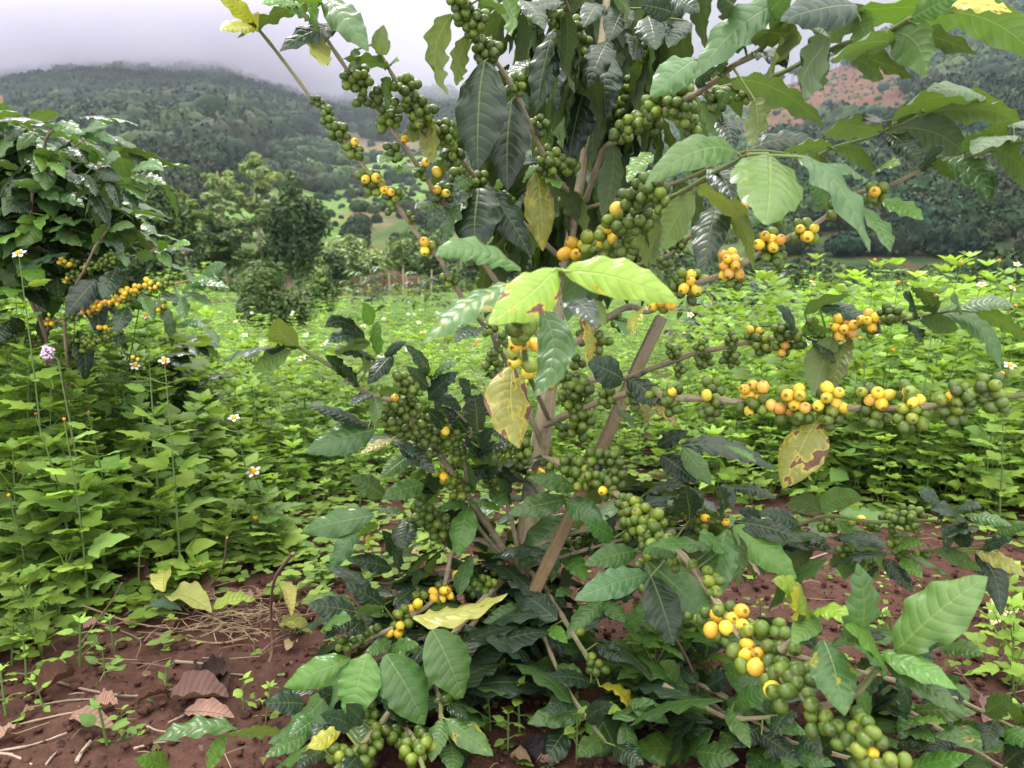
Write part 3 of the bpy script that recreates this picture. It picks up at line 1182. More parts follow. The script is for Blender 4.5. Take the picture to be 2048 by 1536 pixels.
9 1000 1420 1130 1340 90 d
9 640 1230 800 1180 100 m f
@low2 .005 .003 b | 9,700,880,1.2 9,1000,960,1.15 9,1400,1060,1.08 9,1700,1150,1.05 9,2000,1300,1.0
9 1400 1060 1520 920 110 g f
9 1560 1110 1720 1040 110 m f
9 1700 1150 1660 1290 110 d f
9 1850 1220 1990 1140 120 m f
9 1900 1260 1850 1420 120 d f
9 1300 1030 1240 1180 90 d f
9 1960 1300 2090 1400 120 m f
9 1600 1120 1560 1230 90 d f
@low5 .005 .003 b | 9,450,1180,1.22 9,800,1460,1.1 9,1000,1600,1.05
9 600 1300 480 1420 110 m f
9 720 1400 640 1520 120 m f
9 760 1440 900 1400 100 g f
@low6 .005 .003 b | 9,1400,1180,1.15 9,1650,1330,1.08 9,1900,1480,1.02 9,2060,1560,1.0
9 1500 1240 1420 1360 120 m f
9 1650 1330 1560 1470 130 d f
9 1700 1350 1880 1300 110 m f
9 1850 1450 1760 1540 120 m f
9 1950 1490 2060 1400 120 g f
@low3 .005 .003 b | 8,1180,560,1.45 8,1300,900,1.3 8,1420,1150,1.2 8,1600,1400,1.1
8 1420 1150 1300 1250 110 g f
8 1500 1280 1640 1200 110 d f
8 1580 1380 1460 1480 120 m f
8 1650 1420 1800 1520 120 d f
8 1350 1000 1500 1100 110 m f
@low4 .005 .003 b | 8,1060,620,1.45 8,700,900,1.3 8,400,1100,1.2 8,150,1250,1.15
8 250 1200 90 1130 110 d f
8 120 1260 -60 1380 120 m f
8 300 1150 220 1320 110 g f
8 420 1090 560 1190 100 d f
8 180 1240 60 1400 110 d f
@br7 .005 .003 b | 9,200,1080,1.15 9,420,1200,1.1 9,560,1250,1.05 9,800,1240,1.0
9 360 1420 585 1462 142 m f
9 530 1200 642 1402 102 m f
9 560 1170 752 1102 112 m f
9 720 1250 932 1332 92 m f
9 530 1050 610 960 90 m
9 30 1160 222 1272 112 m
9 0 1270 40 1520 110 m
9 1250 1262 1188 1118 100 m
9 1462 1222 1390 1038 92 g f
9 1502 1212 1802 1222 112 m f
9 1430 1265 1652 1276 36 l
9 1960 1382 1590 1342 122 m f s.4
9 1440 1310 1592 1372 72 m
9 1400 1380 1562 1402 82 d
9 1440 1520 1780 1438 112 l f
9 900 1300 1010 1450 110 d
9 700 1330 900 1480 120 d
9 800 1420 1080 1490 110 m
9 250 1330 420 1300 90 d
9 860 1210 760 1350 90 d
9 1560 1280 1480 1400 80 d
9 1720 1130 1560 1060 80 d
'''
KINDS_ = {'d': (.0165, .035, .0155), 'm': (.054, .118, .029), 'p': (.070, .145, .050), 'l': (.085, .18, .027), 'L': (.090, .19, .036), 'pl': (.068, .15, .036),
          'yl': (.20, .315, .035), 'y': (.29, .30, .028), 'o': (.185, .19, .035), 'b': (.10, .13, .03), 'g': (.026, .050, .029), 'w': (.10, .16, .08),
          'r': (.36, .07, .045), 'yb': (.32, .35, .09)}

# trunk of the tree: straight up from the soil, seen at these photo positions
BASE = on_ground(1018, 1300)
def at_y(x, y, Y):
    """point of the vertical plane at world distance Y seen at photo position x, y"""
    r = FWD + RGT * ((x - CX) / F) + UPV * ((CY - y) / F)
    return CAM + r * (Y / r[1])
tree = empty('coffee_tree', BASE)
tag(tree, 'large coffee tree in front with green and yellow cherries along its branches', 'coffee tree')
tg_ = [(1018, 1310), (1035, 1190), (1056, 1070), (1070, 960), (1090, 830), (1108, 700), (1130, 540), (1160, 370), (1180, 240), (1200, 110), (1215, -20), (1222, -150), (1225, -260)]
tp = smooth_line([at_y(x, y, BASE[1] + .012 * math.sin(i)) for i, (x, y) in enumerate(tg_)], 70)
g = Geo()
tr_r = np.interp(np.linspace(0, 1, 70), [0, .08, .28, .38, .5, .62, 1], [.028, .024, .0200, .0145, .0105, .0085, .005])
wob = 1 + .05 * np.sin(np.linspace(0, 40, 70))
tube_geo(g, tp, tr_r * wob, 22, (.315, .27, .165, 0), .035)
trunk = g.build('trunk', M_BARK, tree, BASE)

def project_cum(pts2):
    return np.concatenate([[0], np.cumsum(np.linalg.norm(np.diff(pts2, axis=0), axis=1))])

class Limb: pass
limbs = []; cur = None
for ln in TREE.strip().splitlines():
    ln = ln.strip()
    if not ln: continue
    if ln[0] == '@':
        head, body = ln.split('|')
        h = head[1:].split()
        cur = Limb(); cur.name, cur.r0, cur.r1, cur.bark = h[0], float(h[1]), float(h[2]), h[3]
        q2, dd = [], []
        for w in body.split():
            f = w.split(',')
            q2.append(full(int(f[0]), float(f[1]), float(f[2]))); dd.append(float(f[3]) if len(f) > 3 else np.nan)
        q2 = np.array(q2); dd = np.array(dd); cum = project_cum(q2); ok = ~np.isnan(dd)
        dd = np.interp(cum, cum[ok], dd[ok])
        p3 = np.array([P(a[0], a[1], d) for a, d in zip(q2, dd)])
        n = max(12, int(np.linalg.norm(np.diff(p3, axis=0), axis=1).sum() / .012))
        cur.pts = smooth_line(p3, n); cur.n = n
        cur.p2 = np.array([px(p) for p in cur.pts]); cur.d = (cur.pts - CAM) @ FWD
        cur.leaves, cur.bunches = [], []
        limbs.append(cur)
    elif ln[0] == '*':
        f = ln[1:].split()
        b = dict(t=int(f[0]), x=float(f[1]), y=float(f[2]), n=int(f[3]), r=float(f[4]), o={}, z=0.0)
        for w in f[5:]:
            if w[0] == 'z': b['z'] = float(w[1:])
            else: b['o'][w[0]] = int(w[1:])
        cur.bunches.append(b)
    else:
        f = ln.split()
        b = dict(B=full(int(f[0]), float(f[1]), float(f[2])), T=full(int(f[0]), float(f[3]), float(f[4])), w=float(f[5]) * TILES[int(f[0])][2], k=f[6], t=int(f[0]), s=0.0, z=0.0, u=False, c=None, f=False, dd=None)
        for w in f[7:]:
            if w == 'u': b['u'] = True
            elif w == 'f': b['f'] = True
            elif w[:2] == 'dd': b['dd'] = float(w[2:])
            elif w[0] == 's': b['s'] = float(w[1:])
            elif w[0] == 'z': b['z'] = float(w[1:])
            elif w[0] == 'c': b['c'] = full(b['t'], *[float(v) for v in w[1:].split(',')])
        cur.leaves.append(b)

def nearest(lb, x, y):
    return int(np.argmin((lb.p2[:, 0] - x) ** 2 + (lb.p2[:, 1] - y) ** 2))

def rot(v, a, ang):
    return v * math.cos(ang) + np.cross(a, v) * math.sin(ang) + a * (a @ v) * (1 - math.cos(ang))

def traced_leaf(g, lb, b):
    i = nearest(lb, *b['B'])
    d = lb.d[i] + b['z'] - .004
    lp = math.hypot(b['T'][0] - b['B'][0], b['T'][1] - b['B'][1])
    L0 = lp * d / F
    dd = b['dd']
    if dd is None:
        lack = max(0, .115 ** 2 * (b['k'] != 'r') - L0 ** 2)
        dd = -min(.06, .55 * math.sqrt(lack)) + rng.normal(0, .008)
    B = P(*b['B'], d); T = P(*b['T'], d + dd)
    L = np.linalg.norm(T - B)
    w = b['w'] * (d + dd / 2) / F
    W = max(w * 1.03, .40 * L)
    if b['f']: W = max(w * 1.06, .36 * L)
    a = unit(T - B)
    f0 = unit(CAM - (B + T) / 2); f0 = unit(f0 - (f0 @ a) * a)
    phi = math.acos(min(1, w / W))
    if b['u']:
        c1, c2 = rot(-f0, a, phi), rot(-f0, a, -phi)
    else:
        c1, c2 = rot(f0, a, phi), rot(f0, a, -phi)
    n = c1 if c1[2] > c2[2] else c2
    ctrl = None
    if b['c'] is not None:
        ctrl = P(*b['c'], d + dd / 2)
        ctrl = 2 * ctrl - (B + T) / 2 if False else ctrl
    col = np.array(KINDS_[b['k']]) * (.88 + .26 * rng.random()) * (1 + rng.normal(0, .05, 3))
    pet = lb.pts[i] if .004 < np.linalg.norm(lb.pts[i] - B) < .05 else None
    sp_ = b['s'] if b['s'] else (.22 * rng.random() if rng.random() < .35 else 0.0)
    leaf_geo(g, B, T, W, n, ctrl, np.clip(col, .004, 1), sp_, nv=19, half=4, wav=(.05 + .05 * rng.random()) * min(1, .45 * L / W), waves=3.2 + 2 * rng.random(),
             fold=(.10 if b['f'] else .16) + .08 * rng.random(), curl=.10 + .10 * rng.random(), arch=.05 + .05 * rng.random(), petiole=pet)
    return lp * b['w']

# limbs first, each a mesh of its own
def limb_radius(lb):
    s = np.linspace(0, 1, lb.n)
    r = .84 * (lb.r0 + (lb.r1 - lb.r0) * s)
    node = (np.arange(lb.n) % 5 == 0) * .22
    return r * (1 + node + rng.normal(0, .03, lb.n))
for lb in limbs:
    g = Geo()
    s = np.linspace(0, 1, lb.n)[:, None]
    bc, gc = np.array([.285, .24, .15]), np.array([.13, .17, .05])
    if lb.bark == 'b': t = np.clip((s - .80) / .2, 0, 1)
    else: t = np.clip((s - .25) / .3, 0, 1)
    c = np.concatenate([bc * (1 - t) + gc * t, np.zeros((lb.n, 1))], 1)
    tube_geo(g, lb.pts, limb_radius(lb), 9, np.repeat(c, 9, axis=0), .04, cap=True)
    lb.obj = g.build('branch', M_BARK, tree, BASE)

# leaves: the hundred that show largest are parts by themselves, the small ones share one mesh
allv = [(math.hypot(b['T'][0] - b['B'][0], b['T'][1] - b['B'][1]) * b['w'], lb, b) for lb in limbs for b in lb.leaves]
allv.sort(key=lambda q: -q[0])
small = Geo()
for k, (A, lb, b) in enumerate(allv):
    if k < 100:
        g = Geo(); traced_leaf(g, lb, b)
        o = g.build('leaf', M_LEAF, lb.obj, BASE)
        if b['k'] in ('y', 'yl', 'yb'): o['label'] = 'yellowing coffee leaf'
        elif b['k'] == 'o': o['label'] = 'old yellow leaf with brown spots'
    else:
        traced_leaf(small, lb, b)
# dark leaves deep in the crown and above the frame, hanging from the upper limbs
def hang_leaf(g, B, out, L, W, col, droop=.6, spot=0.0, nv=13, half=3):
    out = unit(out)
    T = B + L * unit(out * (1 - droop) + np.array([0, 0, -1.0]) * droop + rng.normal(0, .12, 3))
    n = unit(out * droop + np.array([0, 0, 1.0]) * (1 - droop) + rng.normal(0, .15, 3))
    leaf_geo(g, B, T, W, n, None, col, spot, nv=nv, half=half, wav=.07, waves=4, fold=.15, curl=.14, arch=.10)
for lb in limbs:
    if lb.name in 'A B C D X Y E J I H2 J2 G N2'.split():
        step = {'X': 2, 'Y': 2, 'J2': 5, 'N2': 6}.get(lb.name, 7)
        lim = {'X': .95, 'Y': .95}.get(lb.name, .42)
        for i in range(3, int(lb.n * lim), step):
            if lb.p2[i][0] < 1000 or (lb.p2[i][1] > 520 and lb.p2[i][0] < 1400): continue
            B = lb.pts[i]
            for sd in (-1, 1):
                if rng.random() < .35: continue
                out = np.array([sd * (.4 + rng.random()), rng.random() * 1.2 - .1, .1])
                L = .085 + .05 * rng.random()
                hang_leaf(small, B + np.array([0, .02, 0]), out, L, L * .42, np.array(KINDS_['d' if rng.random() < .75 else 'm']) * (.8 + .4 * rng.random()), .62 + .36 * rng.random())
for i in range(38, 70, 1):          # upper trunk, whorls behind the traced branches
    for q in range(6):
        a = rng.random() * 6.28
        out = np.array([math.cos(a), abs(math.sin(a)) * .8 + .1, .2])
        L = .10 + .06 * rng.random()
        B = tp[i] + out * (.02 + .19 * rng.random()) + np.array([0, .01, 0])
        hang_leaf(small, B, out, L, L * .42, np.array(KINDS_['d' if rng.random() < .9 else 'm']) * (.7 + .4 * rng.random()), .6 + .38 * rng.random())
for lb in limbs:                    # short side shoots with dark leaves low in the bush
    if lb.name in 'P S2 S3 R1 R2 R4 br1 br2 br3 br4 br5 br6 br7 low1 low2 low3 low4 low5 low6 Q'.split():
        top = .55 if lb.name in ('Q', 'M', 'K', 'P') else .95
        for i in range(4, int(lb.n * top), 3 if lb.name[0] in 'bl' else 4):
            for q in range(3 if lb.name not in ('Q', 'M', 'K') else 1):
                a = rng.random() * 6.28; out = np.array([math.cos(a), .25 + .8 * abs(math.sin(a)), .25 * rng.normal()])
                if 985 < lb.p2[i][0] < 1135 and lb.p2[i][1] < 1130: continue
                B = lb.pts[i] + unit(out) * (.02 + .07 * rng.random())
                if B[2] < .05: B[2] = .05 + .08 * rng.random()
                L = .085 + .06 * rng.random()
                hang_leaf(small, B, out, L, L * .43, np.array(KINDS_[['m', 'm', 'd', 'g', 'd'][rng.integers(5)]]) * (.8 + .5 * rng.random()), .05 + .6 * rng.random())
so = small.build('foliage', M_LEAF, tree, BASE); tag(so, kind='stuff')

# cherries: the hundred largest singly, other bunches as bunch meshes on their limb
singles, bunches = [], []
for lb in limbs:
    for b in lb.bunches:
        x, y = full(b['t'], b['x'], b['y']); i = nearest(lb, x, y)
        d = lb.d[i] + b['z']; r = b['r'] * TILES[b['t']][2] * d / F * .93
        ax = unit(lb.pts[min(i + 1, lb.n - 1)] - lb.pts[max(i - 1, 0)])
        c0 = P(x, y, d - (.5 * r if b['n'] > 1 else .9 * r))
        n = b['n']
        kinds = ''.join(k * v for k, v in b['o'].items())[:n]; kinds = kinds + 'g' * (n - len(kinds))
        kinds = list(kinds)
        offs = pack(n, r, ax if n > 3 else None, (1, .85, 1)) if n > 1 else np.zeros((1, 3))
        # ripe ones where they show: nearest the camera
        order = np.argsort((offs @ FWD) + rng.normal(0, r * .5, n))
        rec = []
        for kk, j in zip(kinds, order):
            rr = r * (.90 + .18 * rng.random())
            axd = unit(offs[j] * 1.0 + rng.normal(0, .5 * r, 3) - (ax * (offs[j] @ ax)) * .5 + np.array([0, -.4 * r, -.1 * r]))
            rec.append((c0 + offs[j], rr, axd, kk))
        bunches.append((b['r'] * TILES[b['t']][2] * (b['n'] ** .5), b['r'] * TILES[b['t']][2], lb, rec))
flat = sorted([(rad, bi, ci) for bi, (sz, rad, lb, rec) in enumerate(bunches) for ci in range(len(rec)) if lb.name in ('Q', 'N', 'M', 'J')], reverse=True)
single_set = set((bi, ci) for rad, bi, ci in flat[:100])
rest = Geo()
bun_order = sorted(range(len(bunches)), key=lambda k: -bunches[k][0])
count = 0
for bi in bun_order:
    sz, rad, lb, rec = bunches[bi]
    left = []
    for ci, (c, rr, axd, kk) in enumerate(rec):
        if (bi, ci) in single_set:
            g = Geo(); cherry_geo(g, c, rr, axd, kk); o = g.build('cherry', M_CHERRY, lb.obj, BASE)
            o['label'] = {'g': 'green coffee cherry', 'l': 'pale green coffee cherry', 'y': 'ripe yellow coffee cherry', 'o': 'ripe orange yellow coffee cherry', 'k': 'shrivelled black coffee cherry'}[kk]
        else:
            left.append((c, rr, axd, kk))
    if not left: continue
    if count < 100 and len(left) > 2:
        g = Geo(); count += 1
    else:
        g = rest
    for c, rr, axd, kk in left:
        cherry_geo(g, c, rr, axd, kk, rad > 7)
    if g is not rest:
        g.build('cherry_cluster', M_CHERRY, lb.obj, BASE)
ro = rest.build('cherries', M_CHERRY, tree, BASE); tag(ro, kind='stuff')

# the stake that props it: a weathered square post leaning to the right
S0 = on_ground(972, 1392); S1 = P(1323, 636, 1.47)
S0 = S0 - (S1 - S0) * .04
g = Geo()
sax = unit(S1 - S0); sx = unit(np.cross(sax, [0, 1, 0])); sy = np.cross(sax, sx)
ns = 40; V = []
prof = np.array([(-1, -.82), (-.82, -1), (.82, -1), (1, -.82), (1, .82), (.82, 1), (-.82, 1), (-1, .82)])
for i, t in enumerate(np.linspace(0, 1, ns)):
    c = S0 + (S1 - S0) * t + sx * .0015 * math.sin(t * 9)
    hw = .0105 * (1 + .02 * rng.normal())
    for q in prof:
        V.append(c + hw * (q[0] * sx + q[1] * sy) * (1 + .015 * rng.normal()))
V = np.array(V)
i_ = np.arange(ns - 1)[:, None] * 8; j_ = np.arange(8)[None]; k_ = (j_ + 1) % 8
Fc = np.stack([i_ + j_, i_ + k_, i_ + 8 + k_, i_ + 8 + j_], -1).reshape(-1, 4)
uv = np.stack([np.tile(np.arange(8) / 8, ns), np.repeat(np.linspace(0, .9, ns), 8)], -1)
tcol = np.linspace(0, 1, ns)[:, None]
cc = np.repeat(np.concatenate([np.array([.21, .135, .06]) * (1 - tcol) + np.array([.14, .118, .075]) * tcol, np.zeros((ns, 1))], 1), 8, axis=0)
g.add(V, Fc, cc, uv)
e = np.concatenate([V[-8:], [V[-8:].mean(0)]]); g.add(e, [[q, (q + 1) % 8, 8] for q in range(8)], (.36, .27, .17, 0))
st = g.build('wooden_stake', bark_material('weathered_wood', 240.0, .40, .5), None, None, smooth=False)
tag(st, 'brown square wooden stake leaning behind the trunk of the large coffee tree', 'stake')
# ------------------------------------------------------------------ camera, light, sky
cam = bpy.data.cameras.new('camera'); co = bpy.data.objects.new('camera', cam); COL.objects.link(co)
co.location = CAM; co.rotation_euler = (math.pi / 2 - PITCH, 0, 0)
cam.sensor_width = 36; cam.lens = 36 * F / 2048; cam.clip_start = .02; cam.clip_end = 8000
cam.dof.use_dof = True; cam.dof.focus_distance = 1.15; cam.dof.aperture_fstop = 10.0
scn.camera = co
scn.view_settings.view_transform = 'Standard'; scn.view_settings.look = 'None'; scn.view_settings.exposure = EXPOSURE; scn.view_settings.gamma = 1
SUN_EL, SUN_AZ = math.radians(58), math.radians(-35)     # high, a little to the left beyond the tree
sl = bpy.data.lights.new('sun', 'SUN'); sl.energy = 1.5; sl.angle = math.radians(18); sl.color = (1, .96, .90)
so_ = bpy.data.objects.new('sun', sl); COL.objects.link(so_)
sd = np.array([math.sin(SUN_AZ) * math.cos(SUN_EL), math.cos(SUN_AZ) * math.cos(SUN_EL), math.sin(SUN_EL)])
so_.rotation_euler = Vector(sd).to_track_quat('Z', 'Y').to_euler()
W = bpy.data.worlds.new('World'); scn.world = W; W.use_nodes = True
t = W.node_tree; t.nodes.clear()
def wn(typ, **kw):
    x = t.nodes.new(typ)
    for k, v in kw.items(): setattr(x, k, v)
    return x
sky = wn('ShaderNodeTexSky', sky_type='NISHITA'); sky.sun_disc = False; sky.sun_elevation = SUN_EL; sky.sun_rotation = SUN_AZ
b1 = wn('ShaderNodeBackground'); b1.inputs[1].default_value = .05; t.links.new(sky.outputs[0], b1.inputs[0])
tc = wn('ShaderNodeTexCoord'); sx_ = wn('ShaderNodeSeparateXYZ'); t.links.new(tc.outputs['Generated'], sx_.inputs[0])
def wm(op, a, b=None, clamp=False):
    x = wn('ShaderNodeMath', operation=op, use_clamp=clamp)
    for i, v in enumerate((a, b)):
        if v is None: continue
        if isinstance(v, (int, float)): x.inputs[i].default_value = v
        else: t.links.new(v, x.inputs[i])
    return x.outputs[0]
z = wm('MAXIMUM', sx_.outputs[2], 0.0)
nz = wn('ShaderNodeTexNoise'); nz.inputs['Scale'].default_value = 3.2; nz.inputs['Detail'].default_value = 4; nz.inputs['Roughness'].default_value = .5
mp_ = wn('ShaderNodeMapping'); mp_.inputs['Scale'].default_value = (1, 1, 3.0); t.links.new(tc.outputs['Generated'], mp_.inputs[0]); t.links.new(mp_.outputs[0], nz.inputs[0])
# overcast: about three times brighter overhead than at the horizon, faint cloud banks
lum = wm('ADD', wm('MULTIPLY', wm('POWER', z, 2.0), SKY_Z), SKY_H)
back = wm('MULTIPLY', wm('MULTIPLY', wm('ADD', wm('MULTIPLY', sx_.outputs[1], -1.0), .05), 1.6, True), 1.25)   # added sky glow behind the viewer, fills the camera-facing sides
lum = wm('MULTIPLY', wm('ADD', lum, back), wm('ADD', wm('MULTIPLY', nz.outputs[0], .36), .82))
rmp = wn('ShaderNodeValToRGB'); t.links.new(z, rmp.inputs[0])
rmp.color_ramp.elements[0].position = .12; rmp.color_ramp.elements[0].color = (.87, .835, 1.0, 1)
rmp.color_ramp.elements[1].position = .5; rmp.color_ramp.elements[1].color = (1.0, .985, .93, 1)
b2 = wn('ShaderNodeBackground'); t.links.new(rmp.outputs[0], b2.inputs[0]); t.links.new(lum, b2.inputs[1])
ad = wn('ShaderNodeMixShader'); ad.inputs[0].default_value = .88     # cloud cover
t.links.new(b1.outputs[0], ad.inputs[1]); t.links.new(b2.outputs[0], ad.inputs[2])
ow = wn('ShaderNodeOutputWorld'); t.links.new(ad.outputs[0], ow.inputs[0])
cy = scn.cycles
cy.use_denoising = True; cy.max_bounces = 8; cy.diffuse_bounces = 3; cy.glossy_bounces = 3; cy.transmission_bounces = 4; cy.transparent_max_bounces = 8
cy.volume_bounces = 3; cy.volume_step_rate = .5; cy.volume_max_steps = 96; cy.sample_clamp_indirect = 6

# ------------------------------------------------------------------ soil and field
def gz(x, y):
    """height of the field"""
    return .012 * mnoise.noise(Vector((x * 2.1, y * 2.1, 0))) + .05 * mnoise.noise(Vector((x * .22, y * .22, 4))) * min(1, max(0, (y - 3) / 6))
nr, na = 430, 330
rr_ = .25 * (150 / .25) ** np.linspace(0, 1, nr)
aa = np.radians(np.linspace(-64, 64, na))
V = np.zeros((nr, na, 3)); V[..., 0] = rr_[:, None] * np.sin(aa); V[..., 1] = -.2 + rr_[:, None] * np.cos(aa)
for i in range(nr):
    for j in range(na):
        x, y = V[i, j, 0], V[i, j, 1]
        zz = gz(x, y)
        if rr_[i] < 4:
            zz += .010 * mnoise.noise(Vector((x * 9, y * 9, 1))) + .006 * max(0, mnoise.noise(Vector((x * 30, y * 30, 2)))) + .004 * mnoise.noise(Vector((x * 60, y * 60, 3)))
        V[i, j, 2] = zz
g = Geo(); g.add(V.reshape(-1, 3), grid_faces(nr, na)[:, ::-1])
N = NT('red_soil'); tc_ = N.n('ShaderNodeTexCoord')
a1 = N.noise(tc_.outputs['Object'], 2.2, 5, .6); a2 = N.noise(tc_.outputs['Object'], 45, 5, .65); a3 = N.noise(tc_.outputs['Object'], 260, 4, .7)
vor = N.n('ShaderNodeTexVoronoi'); vor.inputs['Scale'].default_value = 90; N.l(tc_.outputs['Object'], vor.inputs[0])
c = N.ramp(N.math('ADD', N.math('MULTIPLY', a1, .5), N.math('MULTIPLY', a2, .5)), [(.3, (.036, .0158, .0112)), (.5, (.064, .029, .0215)), (.7, (.108, .056, .042))])
c = N.mix(N.math('MULTIPLY', N.math('SUBTRACT', a3, .60), 5.0, clamp=True), c, (.17, .095, .066))
# beyond the near rows the soil is hidden by low green growth
sepp = N.n('ShaderNodeSeparateXYZ'); N.l(tc_.outputs['Object'], sepp.inputs[0])
far = N.math('MULTIPLY', N.math('SUBTRACT', sepp.outputs[1], 4.5), .25, clamp=True)
far = N.math('MULTIPLY', far, N.math('MULTIPLY', N.math('SUBTRACT', N.noise(tc_.outputs['Object'], .35, 4, .6), .36), 9.0, clamp=True))
c = N.mix(far, c, N.ramp(a2, [(.3, (.035, .075, .018)), (.7, (.10, .19, .04))]))
bs = N.n('ShaderNodeBsdfPrincipled'); bs.inputs['Roughness'].default_value = .92; bs.inputs['Specular IOR Level'].default_value = .15
bm = N.n('ShaderNodeBump'); bm.inputs['Strength'].default_value = .9; bm.inputs['Distance'].default_value = .012
N.l(N.math('ADD', N.math('MULTIPLY', a2, .6), N.math('ADD', N.math('MULTIPLY', a3, .3), N.math('MULTIPLY', vor.outputs[0], .25))), bm.inputs['Height'])
N.l(bm.outputs[0], bs.inputs['Normal']); N.l(c, bs.inputs['Base Color']); N.l(bs.outputs[0], N.out.inputs[0])
go = g.build('ground', N.m); tag(go, kind='structure')
# crumbs and clods of soil
def rnd_blob(nseg=6, nring=5):
    V, Q, T3, _ = ball_template(nseg, nring)
    return V, Q, T3
g = Geo(); bv, bq, bt = rnd_blob()
for k in range(5200):
    y = .85 + 1.9 * rng.random() ** 1.3; x = (rng.random() * 2 - 1) * (.72 * y + .1)
    s = .0022 + .007 * rng.random() ** 4
    Vb = bv * (1 + .22 * rng.normal(0, 1, (len(bv), 1))) * s * np.array([1.2, 1, .8])
    a = rng.random() * 6.28; R = np.array([[math.cos(a), -math.sin(a), 0], [math.sin(a), math.cos(a), 0], [0, 0, 1]])
    n0 = g.n
    g.add(Vb @ R.T + [x, y, gz(x, y) + .004 + s * .3], bq); g.Fs.append(bt + n0); g.M.append(np.zeros(len(bt), int))
tag(g.build('soil_crumbs', N.m), kind='stuff')

# ------------------------------------------------------------------ hills round the valley
RID = np.array([(-2600, 190, 700), (-900, 150, 700), (-300, 182, 700), (0, 170, 690), (160, 152, 700), (300, 140, 720), (440, 146, 700), (540, 182, 690), (620, 212, 700), (700, 212, 840), (800, 186, 900), (900, 196, 920), (1100, 215, 900), (1300, 215, 800),
                (1450, 200, 700), (1600, 150, 600), (1750, 92, 560), (1900, 52, 520), (2048, 18, 480), (2400, -20, 450), (3000, 60, 430), (5200, 150, 430)], float)
R0 = 62.0
def hill_profile(xp):
    y = np.interp(xp, RID[:, 0], RID[:, 1]); R = np.interp(xp, RID[:, 0], RID[:, 2])
    return np.tan(np.arctan((CY - y) / F) - PITCH), R
def hill_point(xp, s):
    """s = 0 at the valley floor, 1 at the ridge"""
    e, R = hill_profile(xp)
    az = np.arctan((xp - CX) / F)
    r = R0 + (R - R0) * s
    ca = np.cos(az)
    H = e * R * ca ** 0 + CAMH
    low = np.clip(s / 1.0, 0, 1.6)
    shape = np.where(low <= 1, .35 * low + .65 * low ** 1.5, 1 - (low - 1) * .8)
    z = -.4 + H * shape
    return np.stack([r * np.tan(az), r, z], -1)     # r is the distance along the view axis
nx, ns_ = 260, 110
xs = np.linspace(-1500, 3600, nx); ss = np.linspace(0, 1.35, ns_)
HV = np.zeros((ns_, nx, 3))
for i, s in enumerate(ss):
    HV[i] = hill_point(xs, np.full(nx, s))
for i in range(ns_):
    for j in range(nx):
        p = HV[i, j]
        k = min(1, ss[i] * 3)
        HV[i, j, 2] += k * (9 * mnoise.noise(Vector((p[0] * .011, p[1] * .011, 0))) + 3.5 * mnoise.noise(Vector((p[0] * .04, p[1] * .04, 3)))) * min(1, .25 + abs(1 - ss[i]) * 2.2)
from bisect import bisect
def hill_at(xp, s):
    fi = np.clip((s - 0) / 1.35 * (ns_ - 1), 0, ns_ - 1.001); fj = np.clip((xp + 1500) / 5100 * (nx - 1), 0, nx - 1.001)
    i, j = int(fi), int(fj); a, b = fi - i, fj - j
    return (HV[i, j] * (1 - a) * (1 - b) + HV[i + 1, j] * a * (1 - b) + HV[i, j + 1] * (1 - a) * b + HV[i + 1, j + 1] * a * b)
def zone(xp, p):
    """what grows at a place on the hills: forest, scrub, bright fields, bare red cut"""
    x, y = px(p)
    p = p * 1.0
    nn = mnoise.noise(Vector((p[0] * .02, p[1] * .02, 9)))
    j = nn * 26
    if xp > 1180:
        if 1490 < x + j < 1850 and 128 < y + j * .6 < 285 + (1650 - x) * .05: return 'red'
        if 1620 < x + j < 1810 and 285 < y + j * .5 < 345: return 'tan'
        if x + 2 * j > 1640 or y < 150: return 'forest'
        if x > 1560 and y + j > 330: return 'forest'
        return 'grass'
    edge = np.interp(x, [-600, 0, 350, 440, 520, 620, 800, 1000, 1200], [520, 500, 440, 345, 292, 268, 262, 270, 290]) + j
    if y < edge: return 'forest'
    if 640 < x < 860 and 266 < y < 300 and nn > -.1: return 'tan'
    if (120 < x < 700 and 380 < y + j < 475) or (560 < x < 900 and 262 < y + j < 440 and nn > -.15): return 'field'
    if 700 < x < 795 and 428 < y < 456: return 'tan'
    return 'grass'
ZC = {'forest': (.018, .030, .014), 'grass': (.062, .095, .032), 'field': (.10, .175, .044), 'red': (.105, .050, .036), 'tan': (.14, .11, .065)}
col = np.zeros((ns_, nx, 4))
for i in range(ns_):
    for j in range(nx):
        col[i, j, :3] = ZC[zone(xs[j], HV[i, j])]
g = Geo(); g.add(HV.reshape(-1, 3), grid_faces(ns_, nx), col.reshape(-1, 4))
N = NT('hillside'); at = N.attr('col'); tc_ = N.n('ShaderNodeTexCoord')
h1 = N.noise(tc_.outputs['Object'], .05, 5, .65); h2 = N.noise(tc_.outputs['Object'], .35, 5, .7)
mp2 = N.n('ShaderNodeMapping'); mp2.inputs['Scale'].default_value = (.14, .02, .012); N.l(tc_.outputs['Object'], mp2.inputs[0])
h3 = N.noise(mp2.outputs[0], 1.0, 5, .7)
h4 = N.noise(tc_.outputs['Object'], .09, 6, .75)
c = N.mix(1.0, at.outputs['Color'], N.math('ADD', N.math('MULTIPLY', N.math('ADD', N.math('MULTIPLY', h2, .5), N.math('MULTIPLY', h4, .8)), 2.2), -.35), 'MULTIPLY')
c = N.mix(N.math('MULTIPLY', N.math('SUBTRACT', h1, .50), 5.0, clamp=True), c, N.mix(.6, c, (.04, .075, .022)))
c = N.mix(N.math('MULTIPLY', N.math('SUBTRACT', h3, .50), 7.0, clamp=True), c, N.mix(.55, c, (.17, .085, .055)))
